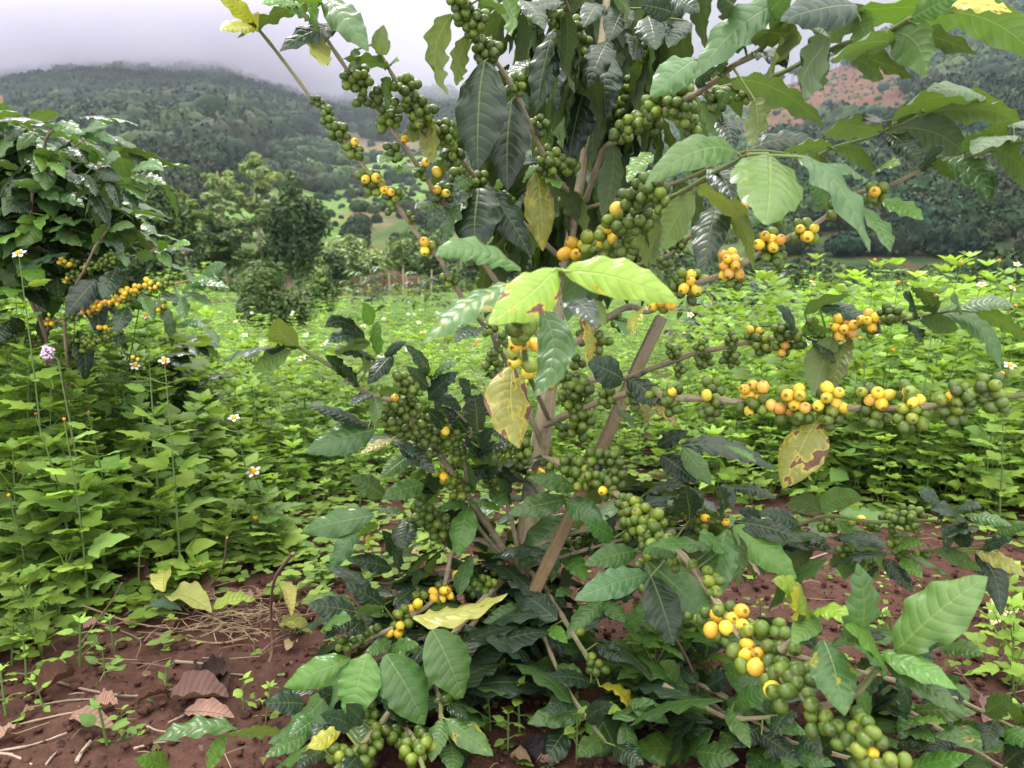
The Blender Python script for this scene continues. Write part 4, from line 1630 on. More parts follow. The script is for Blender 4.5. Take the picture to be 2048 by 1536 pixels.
c = N.mix(N.math('MULTIPLY', N.math('SUBTRACT', N.noise(tc_.outputs['Object'], .10, 6, .75), .54), 9.0, clamp=True), c, N.mix(.5, c, (.045, .07, .025)))
bs = N.n('ShaderNodeBsdfPrincipled'); bs.inputs['Roughness'].default_value = .95; bs.inputs['Specular IOR Level'].default_value = .05
bm = N.n('ShaderNodeBump'); bm.inputs['Strength'].default_value = .8; bm.inputs['Distance'].default_value = 2.0
N.l(N.math('ADD', h2, N.math('MULTIPLY', h3, .6)), bm.inputs['Height']); N.l(bm.outputs[0], bs.inputs['Normal'])
N.l(c, bs.inputs['Base Color']); N.l(bs.outputs[0], N.out.inputs[0])
tag(g.build('hills', N.m), kind='structure')

# forest on the slopes: one mass of lumpy crowns
def crown_template(seed, leafy=110):
    r = np.random.default_rng(seed)
    V, Q, T3, _ = ball_template(14, 10)
    V = V.copy()
    d = np.array([1 + .30 * mnoise.noise(Vector(v * 1.9 + seed * 3.1)) + .22 * mnoise.noise(Vector(v * 4.6 + seed)) for v in V])
    V = V * d[:, None] * np.array([1, 1, .85])
    # loose tufts standing out of the surface
    n = leafy
    c = r.normal(0, 1, (n, 3)); c[:, 2] = np.abs(c[:, 2]) * 1.1 - .35; c /= np.linalg.norm(c, axis=1)[:, None]
    c = c * np.array([1, 1, .85]) * (1.0 + .12 * r.random((n, 1)))
    q = []
    for k in range(n):
        a = unit(np.cross(c[k], r.normal(0, 1, 3))); b = unit(np.cross(c[k], a) + .5 * r.normal(0, 1, 3)); s = .08 + .09 * r.random()
        q += [c[k] - a * s, c[k] - b * s * .8 , c[k] + a * s, c[k] + b * s * .8 + c[k] * .12]
    return V, Q, T3, np.array(q)
CT = [crown_template(k) for k in range(6)]
CTN = [crown_template(k, 420) for k in range(6)]
def put_crown(g, pos, R, zsc, col, k):
    V, Q, T3, q = (CTN if pos[1] < 230 else CT)[k % 6]
    if pos[1] < 230: q = q.reshape(-1, 4, 3); m_ = q.mean(1, keepdims=True); q = (m_ + (q - m_) * .85).reshape(-1, 3); V = V * .86
    a = rng.random() * 6.28; Rm = np.array([[math.cos(a), -math.sin(a), 0], [math.sin(a), math.cos(a), 0], [0, 0, 1]])
    A = (V @ Rm.T) * np.array([R, R, R * zsc]) + pos
    cc = np.tile(np.append(col, 0), (len(A), 1)); cc[:, :3] *= (1 + .08 * rng.normal(0, 1, (len(A), 1)))
    n0 = g.n
    g.add(A, Q, np.clip(cc, 0, 1)); g.Fs.append(T3 + n0); g.M.append(np.zeros(len(T3), int))
    B = (q @ Rm.T) * np.array([R, R, R * zsc]) + pos
    cb = np.repeat(np.append(col, 0)[None] * np.concatenate([(1 + (.30 if pos[1] < 230 else .16) * rng.normal(0, 1, (len(q) // 4, 1))).repeat(3, 1), np.zeros((len(q) // 4, 1))], 1), 4, axis=0)
    g.add(B, np.arange(len(B)).reshape(-1, 4), np.clip(cb, .003, 1))
gf = Geo(); gt = Geo(); nf = 0
for k in range(30000):
    xp = -420 + 2900 * rng.random(); s = (.03 + 1.05 * rng.random() ** .8)
    p = hill_at(xp, s); zn = zone(xp, p)
    dens = {'forest': 1.0, 'grass': .60, 'field': .38, 'red': .40, 'tan': .06}[zn]
    near = max(.12, min(1, (p[1] / 420))) if zn != 'field' else 1
    if rng.random() > dens * near: continue
    R = (3.4 + 5.6 * rng.random() ** 1.5) * (1 if zn == 'forest' else .5) * min(1, .12 + p[1] / 330)
    if zn in ('red', 'field'): R *= (.15 + .4 * rng.random() ** 3) if zn == 'red' else .22 + .25 * rng.random() ** 3
    base = [(.018, .036, .016), (.022, .044, .018), (.030, .052, .022), (.022, .036, .018), (.040, .064, .022), (.014, .030, .018), (.034, .044, .024)][rng.integers(7) if rng.random() < .9 else 6]
    c = np.array(base) * (.75 + .6 * rng.random()) * (1.0 if zn == 'forest' else 1.5) * (1.2 if xp > 1200 else .75)
    put_crown(gf, p + [0, 0, R * .45], R, .75 + .7 * rng.random(), c, k); nf += 1
    if rng.random() < .018 and zn == 'forest':
        tube_geo(gf, [p, p + [rng.normal(0, .5), 0, R * 1.7 + 2 * rng.random()]], [.22, .10], 5, (.15, .14, .11, 0))
# tall thin-crowned trees that break the skyline
for k in range(260):
    xp = rng.choice([rng.uniform(380, 760), rng.uniform(700, 920), rng.uniform(-100, 420), rng.uniform(1450, 2300)])
    p = hill_at(xp, .985 + .03 * rng.random())
    h = 6 + 9 * rng.random()
    tube_geo(gf, [p, p + [0, 0, h]], [.3, .15], 5, (.16, .14, .12, 0))
    for q in range(4):
        put_crown(gf, p + [rng.normal(0, 2.0), rng.normal(0, 1), h * (.65 + .4 * rng.random())], 1.3 + 1.5 * rng.random(), .75, np.array((.03, .045, .02)) * (.8 + .6 * rng.random()), k + q)
for k in range(420):            # scrub along the foot of the slopes
    xp = -300 + 2700 * rng.random(); d = 46 + 20 * rng.random(); p = P(xp, 585, d); R = .5 + 1.3 * rng.random() ** 2
    put_crown(gf, np.array([p[0], p[1], R * .4]), R, .7 + .4 * rng.random(), np.array([(.05, .085, .03), (.07, .11, .035), (.035, .06, .022), (.09, .13, .045)][rng.integers(4)]), k)
print('forest crowns', nf)
tag(gf.build('hill_forest', M_FOREST), kind='stuff')

# ------------------------------------------------------------------ air
def volume_mat(name, dens, col, noise_scale=None, aniso=0.0):
    N = NT(name)
    v = N.n('ShaderNodeVolumePrincipled'); v.inputs['Color'].default_value = (*col, 1); v.inputs['Density'].default_value = dens; v.inputs['Anisotropy'].default_value = aniso
    N.l(v.outputs[0], N.out.inputs['Volume'])
    return N, v
def box_obj(name, lo, hi, m):
    V = np.array([[x, y, z] for x in (lo[0], hi[0]) for y in (lo[1], hi[1]) for z in (lo[2], hi[2])])
    Fq = np.array([[0, 1, 3, 2], [4, 6, 7, 5], [0, 4, 5, 1], [2, 3, 7, 6], [0, 2, 6, 4], [1, 5, 7, 3]])
    g = Geo(); g.add(V, Fq); return g.build(name, m, smooth=False)
if HAZE > 0:
    N, v = volume_mat('haze_air', HAZE, (.74, .82, 1.0))
    h = box_obj('haze', (-2600, -60, -12), (2600, 1280, 225), N.m); tag(h, kind='stuff')
if MIST:
    N, v = volume_mat('mist_air', .02, (.69, .67, .76))
    tcv = N.n('ShaderNodeTexCoord'); sv = N.n('ShaderNodeSeparateXYZ'); N.l(tcv.outputs['Object'], sv.inputs[0])
    nzv = N.noise(tcv.outputs['Object'], .009, 3, .55)
    gx = N.math('SUBTRACT', 1.0, N.math('ABSOLUTE', N.math('DIVIDE', sv.outputs[0], 330.0)), clamp=True)
    gz_ = N.math('DIVIDE', N.math('SUBTRACT', N.math('ADD', sv.outputs[2], N.math('MULTIPLY', N.math('SUBTRACT', nzv, .5), 90.0)), -26.0), 40.0, clamp=True)
    top = N.math('DIVIDE', N.math("SUBTRACT", 50.0, sv.outputs[2]), 30.0, clamp=True)
    dn = N.math('MULTIPLY', N.math('MULTIPLY', N.math('MULTIPLY', gx, 2.2, clamp=True), N.math('MULTIPLY', gz_, top)), MIST)
    N.l(dn, v.inputs['Density'])
    m = box_obj('mist', (-330, -150, -30), (330, 90, 70), N.m)
    m.location = P(190, 142, 640); tag(m, kind='stuff')
# ------------------------------------------------------------------ trees and bushes beyond the field
def foliage_cloud(g, n, centres, size, cols, up=.4, elong=1.0):
    """leaf-sized faces scattered through a set of overlapping lumps (x, y, z, rx, ry, rz)"""
    C_ = np.array(centres, float)
    w = (C_[:, 3] * C_[:, 5]) ** 1.0; w /= w.sum()
    k = rng.choice(len(C_), n, p=w)
    d = rng.normal(0, 1, (n, 3)); d /= np.linalg.norm(d, axis=1)[:, None]
    rad = rng.random((n, 1)) ** .38
    p = C_[k, :3] + d * rad * C_[k, 3:6]
    nrm = d * .7 + rng.normal(0, .55, (n, 3)) + np.array([0, 0, up]); nrm /= np.linalg.norm(nrm, axis=1)[:, None]
    a = np.cross(nrm, rng.normal(0, 1, (n, 3))); a /= np.linalg.norm(a, axis=1)[:, None]
    b = np.cross(nrm, a)
    s = size * (.6 + .8 * rng.random((n, 1)))
    V = np.stack([p - a * s * elong, p - b * s * .5 + a * s * .1, p + a * s * elong, p + b * s * .5 + a * s * .1], 1).reshape(-1, 3)
    cols = np.array(cols); lump = rng.integers(0, len(cols), len(C_))
    ci = np.where(rng.random(n) < .6, lump[k], rng.integers(0, len(cols), n))
    c = cols[ci] * (.7 + .6 * rng.random((n, 1)))
    g.add(V, np.arange(4 * n).reshape(-1, 4), np.concatenate([np.repeat(np.clip(c, .003, 1), 4, axis=0), np.zeros((4 * n, 1))], 1))

def lumps(n, c, r, sub, flat=1.0, cone=0.0):
    out = []
    for k in range(n):
        d = rng.normal(0, 1, 3); d /= np.linalg.norm(d); d *= rng.random() ** .4
        z = d[2]
        f = 1 - cone * (z * .5 + .5)
        out.append([c[0] + d[0] * r[0] * f, c[1] + d[1] * r[1] * f, c[2] + z * r[2], sub * (.7 + .6 * rng.random()), sub * (.7 + .6 * rng.random()), sub * flat * (.7 + .6 * rng.random())])
    return out

def far_tree(name, label, cat, xp, d, ytop, ybase, wpx, cols, n, size, nl=16, sub=.32, flat=1.0, cone=.3, trunk_f=.25, trunks=1, group=None, elong=1.3, ycrown=None):
    b = P(xp, ybase, d); b[2] = min(b[2], gz(b[0], b[1])); b = np.array([b[0], b[1], gz(b[0], b[1]) - .02])
    top = P(xp, ytop, d); h = top[2] - b[2]; r = wpx / 2 * d / F
    root = empty(name, b); tag(root, label, cat, group)
    g = Geo()
    zc0 = h * trunk_f
    for k in range(trunks):
        o = (rng.normal(0, .12, 3) * r if trunks > 1 else np.zeros(3)) * np.array([1, 1, 0])
        q = smooth_line([b + o, b + o * 1.3 + [r * .04, 0, h * .4], b + o * 1.6 + [-r * .03, 0, h * .85]], 10)
        tube_geo(g, q, np.linspace(.035, .012, 10) * h * .45, 7, (.24, .19, .14, 0), .05)
        for j in range(5):
            a = rng.random() * 6.28; i = 3 + j
            tube_geo(g, smooth_line([q[i], q[i] + [math.cos(a) * r * .4, math.sin(a) * r * .4, h * .12], q[i] + [math.cos(a) * r * .75, math.sin(a) * r * .75, h * .2]], 6), np.linspace(.008, .003, 6) * h, 5, (.2, .17, .12, 0))
    g.build('trunk', M_BARK, root, b)
    g = Geo()
    c = b + [0, 0, (h + zc0) / 2]
    foliage_cloud(g, n, lumps(nl, c, (r * .72, r * .72, (h - zc0) / 2 * .85), r * sub, flat, cone), size, cols, elong=elong)
    g.build('crown', M_CROWN, root, b)
    return root

DK = [(.026, .050, .018), (.034, .066, .020), (.046, .085, .026), (.075, .12, .032)]
MD = [(.045, .085, .025), (.06, .11, .03), (.08, .13, .035), (.10, .15, .035)]
PL = [(.19, .27, .10), (.23, .31, .11), (.15, .23, .09), (.26, .33, .10)]
YG = [(.13, .23, .03), (.17, .28, .035), (.10, .19, .03)]
far_tree('broadleaf_tree', 'dark dense rounded tree standing left of the brushwood fence', 'tree', 592, 30, 362, 590, 158, DK, 9000, .095, 28, .40, 1.0, .22, .12, 2)
far_tree('broadleaf_tree', 'tall bushy tree with yellowish new leaves right behind the left coffee tree', 'tree', 330, 24, 355, 600, 185, DK + MD + [(.12, .18, .03)], 9000, .085, 24, .40, 1.1, .2, .1, 2)
far_tree('feathery_tree', 'pale feathery airy tree rising above the dark rounded tree', 'tree', 520, 58, 286, 575, 150, PL, 5200, .17, 40, .20, .45, .0, .25)
far_tree('feathery_tree', 'pale feathery tree with layered tufts, shorter one left of its airy neighbour', 'tree', 448, 56, 305, 575, 105, PL, 3600, .17, 30, .22, .45, .0, .25)
far_tree('flat_crowned_tree', 'green tree with flat layered branches left of the dark rounded tree', 'tree', 455, 29, 410, 595, 150, MD + DK, 6000, .075, 30, .30, .32, -.2, .22, 1)
far_tree('bushy_tree', 'low bright green bushy tree just above the brushwood fence', 'tree', 710, 44, 478, 582, 190, MD + PL, 6500, .14, 26, .36, .8, .2, .05)
far_tree('bushy_tree', 'mid green low tree behind the fence, close to the trunk of the coffee tree', 'tree', 840, 47, 455, 582, 170, MD + PL[:1], 5500, .14, 26, .36, .8, .2, .05)
far_tree('bushy_tree', 'grey green low tree seen through the middle branches of the coffee tree', 'tree', 1010, 50, 470, 582, 200, MD, 5500, .15, 26, .36, .8, .2, .05)
far_tree('bushy_tree', 'dark low tree in the gap right of the coffee tree trunk', 'tree', 1270, 52, 480, 580, 200, DK + MD, 5500, .15, 26, .36, .8, .2, .05)
far_tree('bushy_tree', 'dark round bush tucked between the dark rounded tree and the fence', 'tree', 668, 34, 505, 592, 70, DK + MD[:2], 2600, .08, 14, .45, .9, .2, .05)
far_tree('leafy_shrub', 'wide leafy shrub with bright yellow green tips below the dark rounded tree', 'shrub', 545, 10.5, 535, 668, 190, MD + DK[2:], 5200, .034, 26, .34, .9, .15, .03, 3)
far_tree('leafy_shrub', 'pale yellow green shrub beside the brushwood fence foot', 'shrub', 640, 16, 548, 628, 90, MD + YG, 2400, .05, 16, .4, .9, .1, .03, 2)
far_tree('bushy_tree', 'dark tree far left hidden low behind the left coffee tree', 'tree', 120, 22, 470, 600, 260, DK, 5000, .09, 24, .4, .9, .1, .08)
# brushwood fence with posts
fb = P(760, 592, 36); fb[2] = gz(fb[0], fb[1])
fence = empty('brushwood_fence', fb); tag(fence, 'low brown brushwood fence between thin posts at the far edge of the field', 'fence')
g = Geo()
x0, x1 = P(672, 590, 36)[0], P(838, 590, 36)[0]
for k in range(1500):
    x = x0 + (x1 - x0) * rng.random(); y = fb[1] + rng.normal(0, .10) + .3 * math.sin(x * .8)
    h = (.75 + .35 * rng.random()) * (1 + .15 * math.sin(x * 3))
    l = rng.normal(0, .16, 2)
    tube_geo(g, [[x, y, gz(x, y)], [x + l[0] * .6, y + l[1] * .5, h * .6], [x + l[0], y + l[1], h]], [.012, .011, .006], 4, tuple(np.array((.27, .18, .12)) * (.6 + .8 * rng.random())) + (0,))
g.build('brushwood', M_TWIG, fence, fb)
for k, xp in enumerate((675, 693, 722, 778, 806, 812, 836, 862)):
    q = P(xp, 590, 35.7); g = Geo(); h = (.95, 1.15, .9, 1.0, 1.25, 1.0, .95, 1.2)[k]
    tube_geo(g, smooth_line([[q[0], q[1], -.05], [q[0] + .03, q[1], h * .5], [q[0] + .01 * k - .02, q[1], h]], 8), np.linspace(.05, .04, 8), 7, (.34, .26, .18, 0), .06, cap=True)
    g.build('post', M_TWIG, fence, fb)

# ------------------------------------------------------------------ other coffee plants
def parse_limbs(text, d_default):
    out = []
    for ln in text.strip().splitlines():
        ln = ln.strip()
        if ln[0] == '@':
            head, body = ln.split('|'); h = head[1:].split()
            lb = Limb(); lb.name, lb.r0, lb.r1, lb.bark = h[0], float(h[1]), float(h[2]), 'b'
            q2, dd = [], []
            for w in body.split():
                f = w.split(','); q2.append(full(int(f[0]), float(f[1]), float(f[2]))); dd.append(float(f[3]) if len(f) > 3 else np.nan)
            q2 = np.array(q2); dd = np.array(dd); cum = project_cum(q2); ok = ~np.isnan(dd); dd = np.interp(cum, cum[ok], dd[ok])
            p3 = np.array([P(a[0], a[1], d) for a, d in zip(q2, dd)])
            lb.n = max(12, int(np.linalg.norm(np.diff(p3, axis=0), axis=1).sum() / .015)); lb.pts = smooth_line(p3, lb.n)
            lb.p2 = np.array([px(p) for p in lb.pts]); lb.d = (lb.pts - CAM) @ FWD; lb.leaves = []; lb.bunches = []; out.append(lb)
        elif ln[0] == '*':
            f = ln[1:].split(); b = dict(t=int(f[0]), x=float(f[1]), y=float(f[2]), n=int(f[3]), r=float(f[4]), o={})
            for w in f[5:]: b['o'][w[0]] = int(w[1:])
            lb.bunches.append(b)
        else:
            f = ln.split()
            b = dict(B=full(int(f[0]), float(f[1]), float(f[2])), T=full(int(f[0]), float(f[3]), float(f[4])), w=float(f[5]) * TILES[int(f[0])][2], k=f[6], t=int(f[0]), s=0.0, z=0.0, u=False, c=None, f=False, dd=None)
            for w in f[7:]:
                if w == 'u': b['u'] = True
                elif w == 'f': b['f'] = True
                elif w[0] == 'z': b['z'] = float(w[1:])
                elif w[0] == 'c': b['c'] = full(b['t'], *[float(v) for v in w[1:].split(',')])
            lb.leaves.append(b)
    return out
LEFT = '''
@a .012 .006 | 4,290,760,2.0 4,255,640 4,215,440,1.98 1,180,1400,1.98 1,60,1100,1.95 1,20,700,1.95 1,10,560,1.95
1 20 720 20 598 80 m u
1 -30 760 90 640 80 m
1 200 1100 28 1098 84 m f
1 -20 1000 100 900 100 g
1 -30 1160 60 1240 100 g
1 -20 870 60 800 90 g
@b .010 .005 | 4,290,760,2.0 4,250,600,1.95 4,150,330,1.88 1,180,1240,1.84 1,200,1050,1.82 1,235,900,1.8
1 252 950 270 1115 130 m f
1 230 900 240 1008 74 l f
1 275 920 380 1045 74 l f
1 230 1100 345 1172 92 m f
1 340 1130 492 1215 84 m f
1 380 990 482 1112 74 d f
1 230 1310 98 1442 135 l f
1 210 1270 98 1302 62 l
1 270 1260 240 1345 64 l
1 290 1270 437 1322 64 m f
1 180 1180 70 1240 90 g f
1 160 1010 60 1100 90 g f
1 330 1350 480 1440 90 m f
1 60 1290 -30 1360 100 g
@c .008 .004 | 4,215,440,1.98 1,250,1000,1.9 1,290,780,1.85 1,440,770,1.8 1,560,960,1.76 1,740,1060,1.72 1,860,1010,1.7
1 440 770 682 845 76 p f
1 300 730 505 795 84 m f
1 480 790 628 742 50 m
1 170 720 338 652 80 m u
1 560 960 530 868 60 m
1 610 950 705 915 60 w
1 770 1000 955 1000 72 m c880,920
1 770 1030 972 1082 72 m
1 740 1090 852 1182 62 m
1 560 1000 720 1060 92 d f
1 740 1120 800 1225 72 d f
1 500 1020 560 1150 90 d f
1 540 1120 640 1330 90 d f
1 440 1140 560 1290 110 d f
1 400 1260 520 1400 90 d f
1 640 1060 700 1230 80 d f
1 420 860 520 960 80 d
1 330 800 420 900 90 g
1 120 740 30 820 90 g f
1 200 780 100 880 80 m
1 470 890 600 900 80 m u
1 690 1080 880 1100 70 m u
@d .007 .003 | 4,255,640,1.98 4,240,430,1.92 4,330,350 4,480,290,1.85 4,620,230 4,740,190,1.8 4,940,140,1.76
4 900 190 790 172 74 m u
4 960 140 930 88 74 l
4 990 132 1112 115 46 l
4 930 150 1000 255 74 m f
4 790 180 700 270 60 d
* 4 270 300 10 14
* 4 380 215 8 15 y3
* 4 430 225 6 15 y2
* 4 430 290 10 14
* 4 500 260 8 15 y1
* 4 540 245 10 14
* 4 590 235 10 14
* 4 640 205 12 14
* 4 690 195 12 14
* 4 730 190 10 14
* 4 330 350 9 14
* 4 390 330 4 15 y2
@e .007 .003 | 4,255,640,1.98 4,330,560,1.9 4,500,510,1.82 4,640,460 4,760,410,1.76 4,900,370 4,1060,335,1.7 4,1190,300,1.68
4 1190 290 1325 230 72 p f
4 1060 380 1342 372 62 m c1200,310
4 1070 390 1242 472 62 m f
4 1040 400 1082 555 92 m f
4 1110 330 1282 322 52 m
4 950 400 1030 460 70 d
4 560 320 388 525 150 d f
4 680 260 600 432 122 d f
4 740 480 680 635 104 d f
4 830 400 900 560 80 m f
* 4 300 560 10 15 o3
* 4 400 540 10 14
* 4 450 520 8 15
* 4 510 490 8 17 o6
* 4 570 470 8 17 o7
* 4 540 510 6 15 o2
* 4 640 450 6 15 o2
* 4 690 450 6 16 o4
* 4 745 395 7 17 y4
* 4 740 440 8 15 y2
* 4 800 375 8 16 y4
* 4 820 420 9 15
* 4 865 350 8 16 y6
* 4 920 345 9 15 y2
* 4 960 340 8 14 l3
* 4 1000 330 9 15 l2
* 4 880 380 8 14
* 4 950 480 8 15 y2
@f .006 .003 | 4,290,730,2.0 4,400,720,1.95 4,520,680,1.88 4,640,650,1.84 4,760,650,1.8
4 1210 600 1268 702 60 m
4 1040 580 1200 600 60 m
4 700 640 690 720 80 d
* 4 370 710 10 15
* 4 430 700 10 15
* 4 480 680 12 15 l4
* 4 540 680 12 15 l4
* 4 600 660 12 15 l3
* 4 620 600 7 16 y3
* 4 660 650 10 15
* 4 700 640 8 15
* 4 500 720 10 15
* 4 420 740 8 15
* 4 790 780 8 14 y2
* 4 860 800 8 14
* 4 960 680 8 13
@h .006 .003 | 4,290,740,2.0 4,180,700,1.95 4,60,650,1.9 4,-60,610,1.88
* 4 200 680 10 15
* 4 140 660 10 15
* 4 90 650 10 15
* 4 40 640 10 15
* 4 10 690 10 15
* 4 90 690 8 15
4 60 560 -20 700 90 d
4 140 620 60 540 80 d
@k .008 .004 | 4,400,850,1.95 4,385,700,1.9 4,380,560,1.88 4,430,380,1.85 4,500,250,1.8 1,560,1440,1.76 1,640,1330,1.74
1 560 1430 630 1300 60 m u
1 640 1340 790 1325 60 m f
1 600 1400 720 1480 60 d
1 690 1480 740 1560 60 m
'''
lroot_p = on_ground(93, 1090); lroot_p = np.array([P(97, 705, 2.0)[0], P(97, 705, 2.0)[1], 0.0])
lt = empty('coffee_tree', lroot_p); tag(lt, 'leafy coffee tree at the left edge with orange and green cherries, rising out of weeds', 'coffee tree')
g = Geo(); tb = P(*full(4, 292, 760), 2.0)
tube_geo(g, smooth_line([lroot_p, (lroot_p + tb) / 2 + [.01, 0, 0], tb], 14), np.linspace(.017, .012, 14), 12, (.20, .14, .10, 0), .05)
tb2 = P(*full(4, 400, 850), 1.95)
tube_geo(g, smooth_line([lroot_p + [.02, 0, 0], tb2], 10), np.linspace(.013, .009, 10), 10, (.22, .145, .09, 0), .05)
g.build('trunk', M_BARK, lt, lroot_p)
ll = parse_limbs(LEFT, 1.9)
for lb in ll: lb.r0 *= .62; lb.r1 *= .75
fol = Geo()
for lb in ll:
    g = Geo(); tube_geo(g, lb.pts, limb_radius(lb), 7, (.25, .18, .12, 0), .05); lb.obj = g.build('branch', M_BARK, lt, lroot_p)
    for b in lb.leaves:
        g = Geo(); traced_leaf(g, lb, b); g.build('leaf', M_LEAF, lb.obj, lroot_p)
    for b in lb.bunches:
        x, y = full(b['t'], b['x'], b['y']); i = nearest(lb, x, y); d = lb.d[i]; r = b['r'] * TILES[b['t']][2] * d / F
        c0 = P(x, y, d - r * .5); kinds = ''.join(k * v for k, v in b['o'].items()); kinds += 'g' * (b['n'] - len(kinds))
        offs = pack(b['n'], r); order = np.argsort(offs @ FWD)
        g = Geo()
        for kk, j in zip(kinds, order): cherry_geo(g, c0 + offs[j], r * (.9 + .15 * rng.random()), unit(offs[j] + rng.normal(0, .3 * r, 3)), kk, False)
        g.build('cherry_cluster', M_CHERRY, lb.obj, lroot_p)
    if lb.name in 'abck':
        for i in range(lb.n // 4, lb.n, 3 if lb.name != 'k' else 5):
            for sd in range(2):
                a = rng.random() * 6.28; out = np.array([math.cos(a), math.sin(a) * .8 + .35, .15]); L = .09 + .06 * rng.random()
                hang_leaf(fol, lb.pts[i] + out * .12 * rng.random() + [0, .04, 0], out, L, L * .42, np.array(KINDS_['d' if rng.random() < .7 else 'm']) * (.8 + .5 * rng.random()), .2 + .6 * rng.random())
# crown mass behind: side shoots of the two trunks
for k in range(1150):
    x, y = 140 * rng.normal() + 40, 370 + 125 * rng.normal()
    if x > 60 + (y - 200) * .9 or y > 600 or y < 225 + max(0, x) * .45: continue
    B = P(x, y, 1.84 + .40 * rng.random()); a = rng.random() * 6.28
    L = .10 + .06 * rng.random()
    hang_leaf(fol, B, np.array([math.cos(a), math.sin(a), .2]), L, L * .42, np.array(KINDS_['dmmpml'[rng.integers(6)]]) * (.8 + .4 * rng.random()), .1 + .5 * rng.random())
tag(fol.build('foliage', M_LEAF, lt, lroot_p), kind='stuff')

def small_coffee(xp, d, h, wpx, label, nb=9, fruit=0, cols=('d', 'd', 'm', 'g'), leafL=.11):
    b = P(xp, 600, d); b = np.array([b[0], b[1], gz(b[0], b[1])]); r = wpx / 2 * d / F
    root = empty('coffee_bush', b); tag(root, label, 'coffee bush')
    g = Geo(); q = smooth_line([b, b + [.01, 0, h * .5], b + [0, .01, h * .92]], 10); tube_geo(g, q, np.linspace(.012, .005, 10), 7, (.24, .18, .12, 0))
    f = Geo(); ch = Geo()
    for k in range(nb):
        a = 2.4 * k + rng.random(); z = h * (.25 + .68 * k / nb); rr = r * (1.0 - .55 * (k / nb) ** 1.5)
        e = np.array([math.cos(a) * rr, math.sin(a) * rr, h * .16])
        l = smooth_line([b + [0, 0, z], b + [0, 0, z] + e * .5 + [0, 0, .02], b + [0, 0, z] + e], 9)
        tube_geo(g, l, np.linspace(.005, .002, 9), 5, (.2, .18, .10, 0))
        for i in range(2, 9):
            for sd in (-1, 1):
                out = np.cross(unit(e), [0, 0, 1]) * sd + unit(e) * .5
                L = leafL * (.75 + .5 * rng.random())
                hang_leaf(f, l[i], out, L, L * .42, np.array(KINDS_[cols[rng.integers(len(cols))]]) * (.9 + .5 * rng.random()), .1 + .45 * rng.random(), nv=8, half=2)
            if fruit and i % 2 == 0 and i < 7:
                for v in pack(6, .0085): cherry_geo(ch, l[i] + v, .0085, v, 'y' if rng.random() < .2 else 'g', False)
    g.build('stem', M_BARK, root, b); f.build('foliage', M_LEAF, root, b)
    if fruit: tag(ch.build('cherries', M_CHERRY, root, b), kind='stuff')
small_coffee(330, 2.45, .52, 200, 'small dark coffee bush sunk in the weeds below the left coffee tree', 9, 1)
small_coffee(742, 12, .95, 135, 'dark green coffee bush in front of the brushwood fence', 12, leafL=.16)
small_coffee(850, 14, .85, 110, 'coffee bush half hidden by the yellow green front leaves', 10, leafL=.16)
small_coffee(1425, 6.5, .62, 190, 'dark coffee bush behind the leaning wooden stake', 12, leafL=.13)
small_coffee(1530, 8.5, .85, 190, 'tall dark coffee bush right of the stake, behind the berry branches', 12, leafL=.15)
small_coffee(1640, 7.0, .60, 150, 'low coffee bush at the edge of the tall right weeds', 9, leafL=.13)
small_coffee(1000, 11, .7, 130, 'dark coffee bush seen under the yellow green front leaves', 9, leafL=.15)

# ------------------------------------------------------------------ weeds
WC = [(.17, .275, .044), (.20, .32, .050), (.23, .35, .058), (.18, .28, .070), (.125, .22, .044), (.26, .365, .064)]
def weed_leaf(g, B, d, L, W, col, lod, tri=False):
    n = unit(np.array([0, 0, 1.0]) + .35 * rng.normal(0, 1, 3) - .2 * np.append(d[:2], 0))
    if lod:
        leaf_geo(g, B, B + d * L, W, n, None, col, 0, nv=4, half=1, wav=0, fold=.15, curl=.15, arch=.08, kind='ovate')
    else:
        leaf_geo(g, B, B + d * L, W, n, None, col, .12 * rng.random(), nv=9, half=2, wav=.06, waves=6, fold=.14, curl=.12, arch=.07, kind='ovate')
        if tri:
            sd = unit(np.cross(d, n))
            for s_ in (-1, 1):
                leaf_geo(g, B + d * L * .08, B + d * L * .40 + sd * s_ * L * .5, W * .62, n, None, col, 0, nv=8, half=2, wav=.06, waves=5, fold=.14, curl=.1, arch=.06, kind='ovate')
